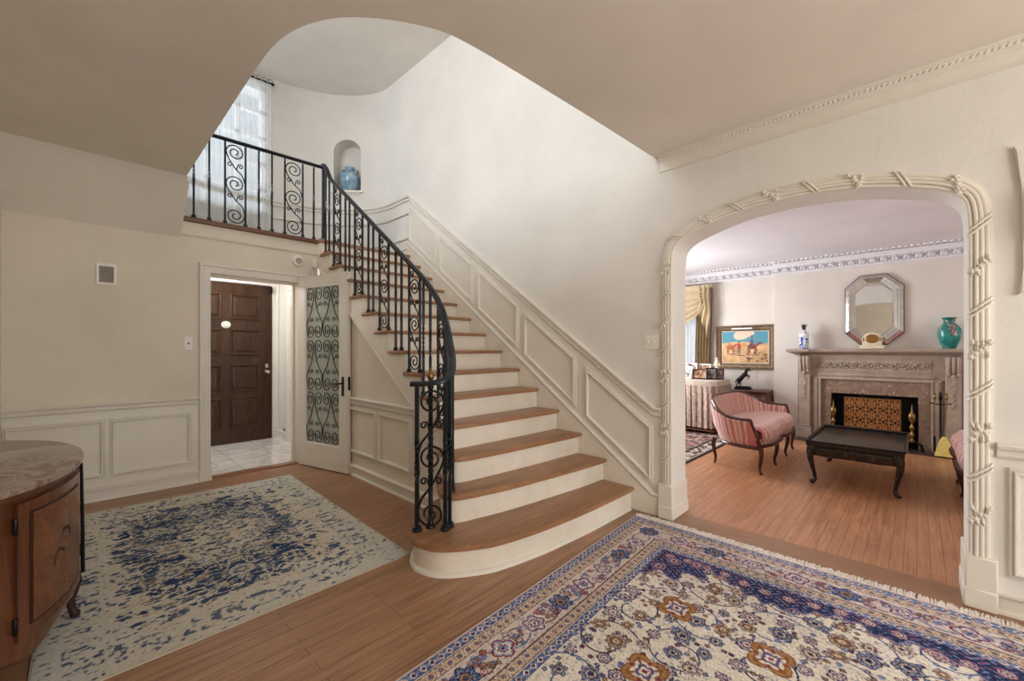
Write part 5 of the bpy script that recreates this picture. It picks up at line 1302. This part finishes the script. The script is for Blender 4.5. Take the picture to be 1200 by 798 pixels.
for z,amp,g in((.74,.2,.006),(.6,.7,.014),(.4,1,.012),(.2,1.2,.010),(.10,1.3,.008)):
    rs.append([(x+(x-TX)/.4*(g+off_[i]*amp),y+(y-TY)/.5*(g+off_[i]*amp),z+(rr.uniform(-.01,.01) if z<.15 else 0)) for i,(x,y) in enumerate(P2)])
m.rings(rs,False); fo=obj('fringe',m,M_fr,tb,smooth=25); fo['kind']='stuff'
m=MB(); m.box(TX-.33,TX+.33,TY-.46,TY+.46,.045,.075,.006); obj('base_shelf',m,wood('base_wood',(110,66,44),(150,98,66),'y',.4),tb)
m=MB(); 
for sx in(-1,1):
    for sy in(-1,1):
        m=MB(); m.lathe([(.02,0),(.03,.03),(.018,.06),(.022,.3),(.03,.5),(.02,.75),(.03,.78)],(TX+sx*.3,TY+sy*.42,.008),10); obj('leg',m,M_mahog,tb)
def frame(y,x,w,h,col,pic,lab,z=.8295,tilt=.16,rz=0):
    w+=.035; h+=.03
    r=thing('picture_frame',lab,'picture frame',(x,y,z),0,'framed photographs on the skirted table')
    Mx=M.Rotation(rz,4,'Z')@M.Rotation(tilt,4,'Y')
    fm=MB(); fm.sweep([(0,-w/2,0),(0,-w/2,h),(0,w/2,h),(0,w/2,0)],[(0,-.006),(0,.008),(.008,.012),(.020,.006),(.020,-.006)],(-1,0,0),True); fm.xf(Mx); obj('frame',fm,col,r,local=True)
    pm=MB(); pm.box(-.003,0,-w/2+.01,w/2-.01,.01,h-.01); pm.xf(Mx); obj('photograph',pm,pic,r,local=True,smooth=0)
    sm=MB(); sm.box(.0,.006,-.02,.02,0,h*.7); sm.xf(M.Translation((.0,0,0))@M.Rotation(rz,4,'Z')@M.Translation((.075*h/.2,0,0))@M.Rotation(-.28,4,'Y')); obj('easel_back',sm,M_mahog,r,local=True,smooth=0)
def photo(nm,a,b_,sc): 
    m,nt,b=newmat(nm); L(nt,ramp(nt,noise(nt,coords(nt),sc,3),[(.38,a),(.6,b_)]),b.inputs['Base Color']); b.inputs['Roughness'].default_value=.2; return m
M_silver=plain('silver_frame',(200,196,192),.25,.8,.06,20); M_fw=plain('frame_white',(226,222,216),.4); 
ph=[photo('photo_%s'%n,a,b_,s) for n,a,b_,s in(('family',(60,62,80),(206,180,166),22),('portrait',(70,60,58),(220,214,208),18),('sepia',(92,62,48),(190,150,120),20),('outdoor',(40,52,60),(140,130,120),22),('violet',(70,48,64),(160,130,130),24))]
frame(2.80,6.82,.15,.115,M_silver,ph[0],'silver picture frame at the left end of the front row on the skirted table',rz=.1)
frame(2.655,6.78,.13,.17,M_fw,ph[1],'white picture frame second from left in front row on the skirted table',rz=-.1)
frame(2.46,6.80,.18,.13,M_mahog,ph[2],'wide brown picture frame in the middle of the skirted table')
frame(2.31,6.86,.13,.15,M_bronze,ph[3],'dark picture frame right of the wide brown frame on the skirted table',rz=.1)
frame(2.20,6.92,.09,.14,M_mahog,ph[4],'small dark picture frame at the right end of the skirted table',rz=.25)
frame(2.72,7.08,.20,.21,M_silver,ph[0],'tall silver picture frame in the back row on the skirted table')
frame(2.50,7.12,.16,.20,M_fw,ph[2],'tall white picture frame in the back row on the skirted table',rz=-.05)
r=thing('figurine','small cream porcelain figurine behind the picture frames','figurine',(7.05,2.28,.825))
m=MB(); m.box(-.05,.05,-.05,.05,0,.10,.006); obj('plinth',m,M_bronze,r,local=True)
m=MB(); m.lathe([(.045,.10),(.048,.12),(.03,.18),(.022,.22),(.032,.26),(.026,.29),(.010,.305)],(0,0,0),16); m.blob((0,0,.325),(.02,.02,.025),2); m.tube([(0,-.03,.26),(-.02,-.045,.21),(-.035,-.01,.20)],.009,6); m.tube([(0,.03,.26),(-.02,.045,.22),(-.035,.01,.20)],.009,6); obj('figure',m,M_clk,r,local=True)
m=MB(); m.blob((.004,0,.338),(.022,.022,.018),2); obj('hair',m,M_drape_d,r,local=True)

# ------------------------------------------------------------------ light
def area(nm,loc,rot,sx,sy,p,c):
    l=bpy.data.lights.new(nm,'AREA'); l.shape='RECTANGLE'; l.size=sx; l.size_y=sy; l.energy=p; l.color=c
    o=bpy.data.objects.new(nm,l); COL.objects.link(o); o.location=loc; o.rotation_euler=rot; return o
def point(nm,loc,p,c,r=.08):
    l=bpy.data.lights.new(nm,'POINT'); l.energy=p; l.color=c; l.shadow_soft_size=r
    o=bpy.data.objects.new(nm,l); COL.objects.link(o); o.location=loc; return o
COOL=(.90,.95,1.0); WARM=(1,.86,.70)
area('stair_window_daylight',(1.19,8.2,4.3),(-PI/2,0,0),3.6,3.6,130,COOL)      # faces -y
area('upper_side_fill',(-2.85,2.6,4.1),(0,-PI/2,0),1.7,3.4,215,(.87,.935,1))      # faces +x; added fill for the stair wall, no window here
area('living_window_daylight',(5.8,4.1,1.5),(-PI/2,0,0),1.6,1.8,225,(1,.985,.975))
area('living_back_window_daylight',(XF+.4,3.15,1.5),(0,PI/2,0),1.6,.9,6,(1,.98,.96))
area('living_right_fill',(5.6,-3.4,1.6),(PI/2,0,0),2.4,1.6,40,(1,.98,.96))  # added ambient fill in front of a solid wall, no window behind it
point('vestibule_lamp',(1.0,6.1,2.27),24,(1,.98,.96),.1)
area('hall_rear_fill',(1.0,-3.2,1.5),(PI/2,0,0),3.2,2.4,90,(1,.965,.92))  # added fill behind the camera for the lower hall, no window built
point('upper_ceiling_fill',(-.9,2.6,3.9),26,(1,.97,.93),.2)  # added unseen point light that lifts the upper ceiling, no fixture
point('hall_ceiling_fill',(1.5,-2.0,1.55),30,(1,.95,.89),.22)  # added unseen point light behind the camera, brightens the hall ceiling
w=bpy.data.worlds.new('world'); scene.world=w; w.use_nodes=True; bg=w.node_tree.nodes['Background']; bg.inputs['Color'].default_value=(.86,.93,1,1); bg.inputs['Strength'].default_value=.6
scene.cycles.use_denoising=True
scene.cycles.max_bounces=10; scene.cycles.diffuse_bounces=6; scene.cycles.transparent_max_bounces=16
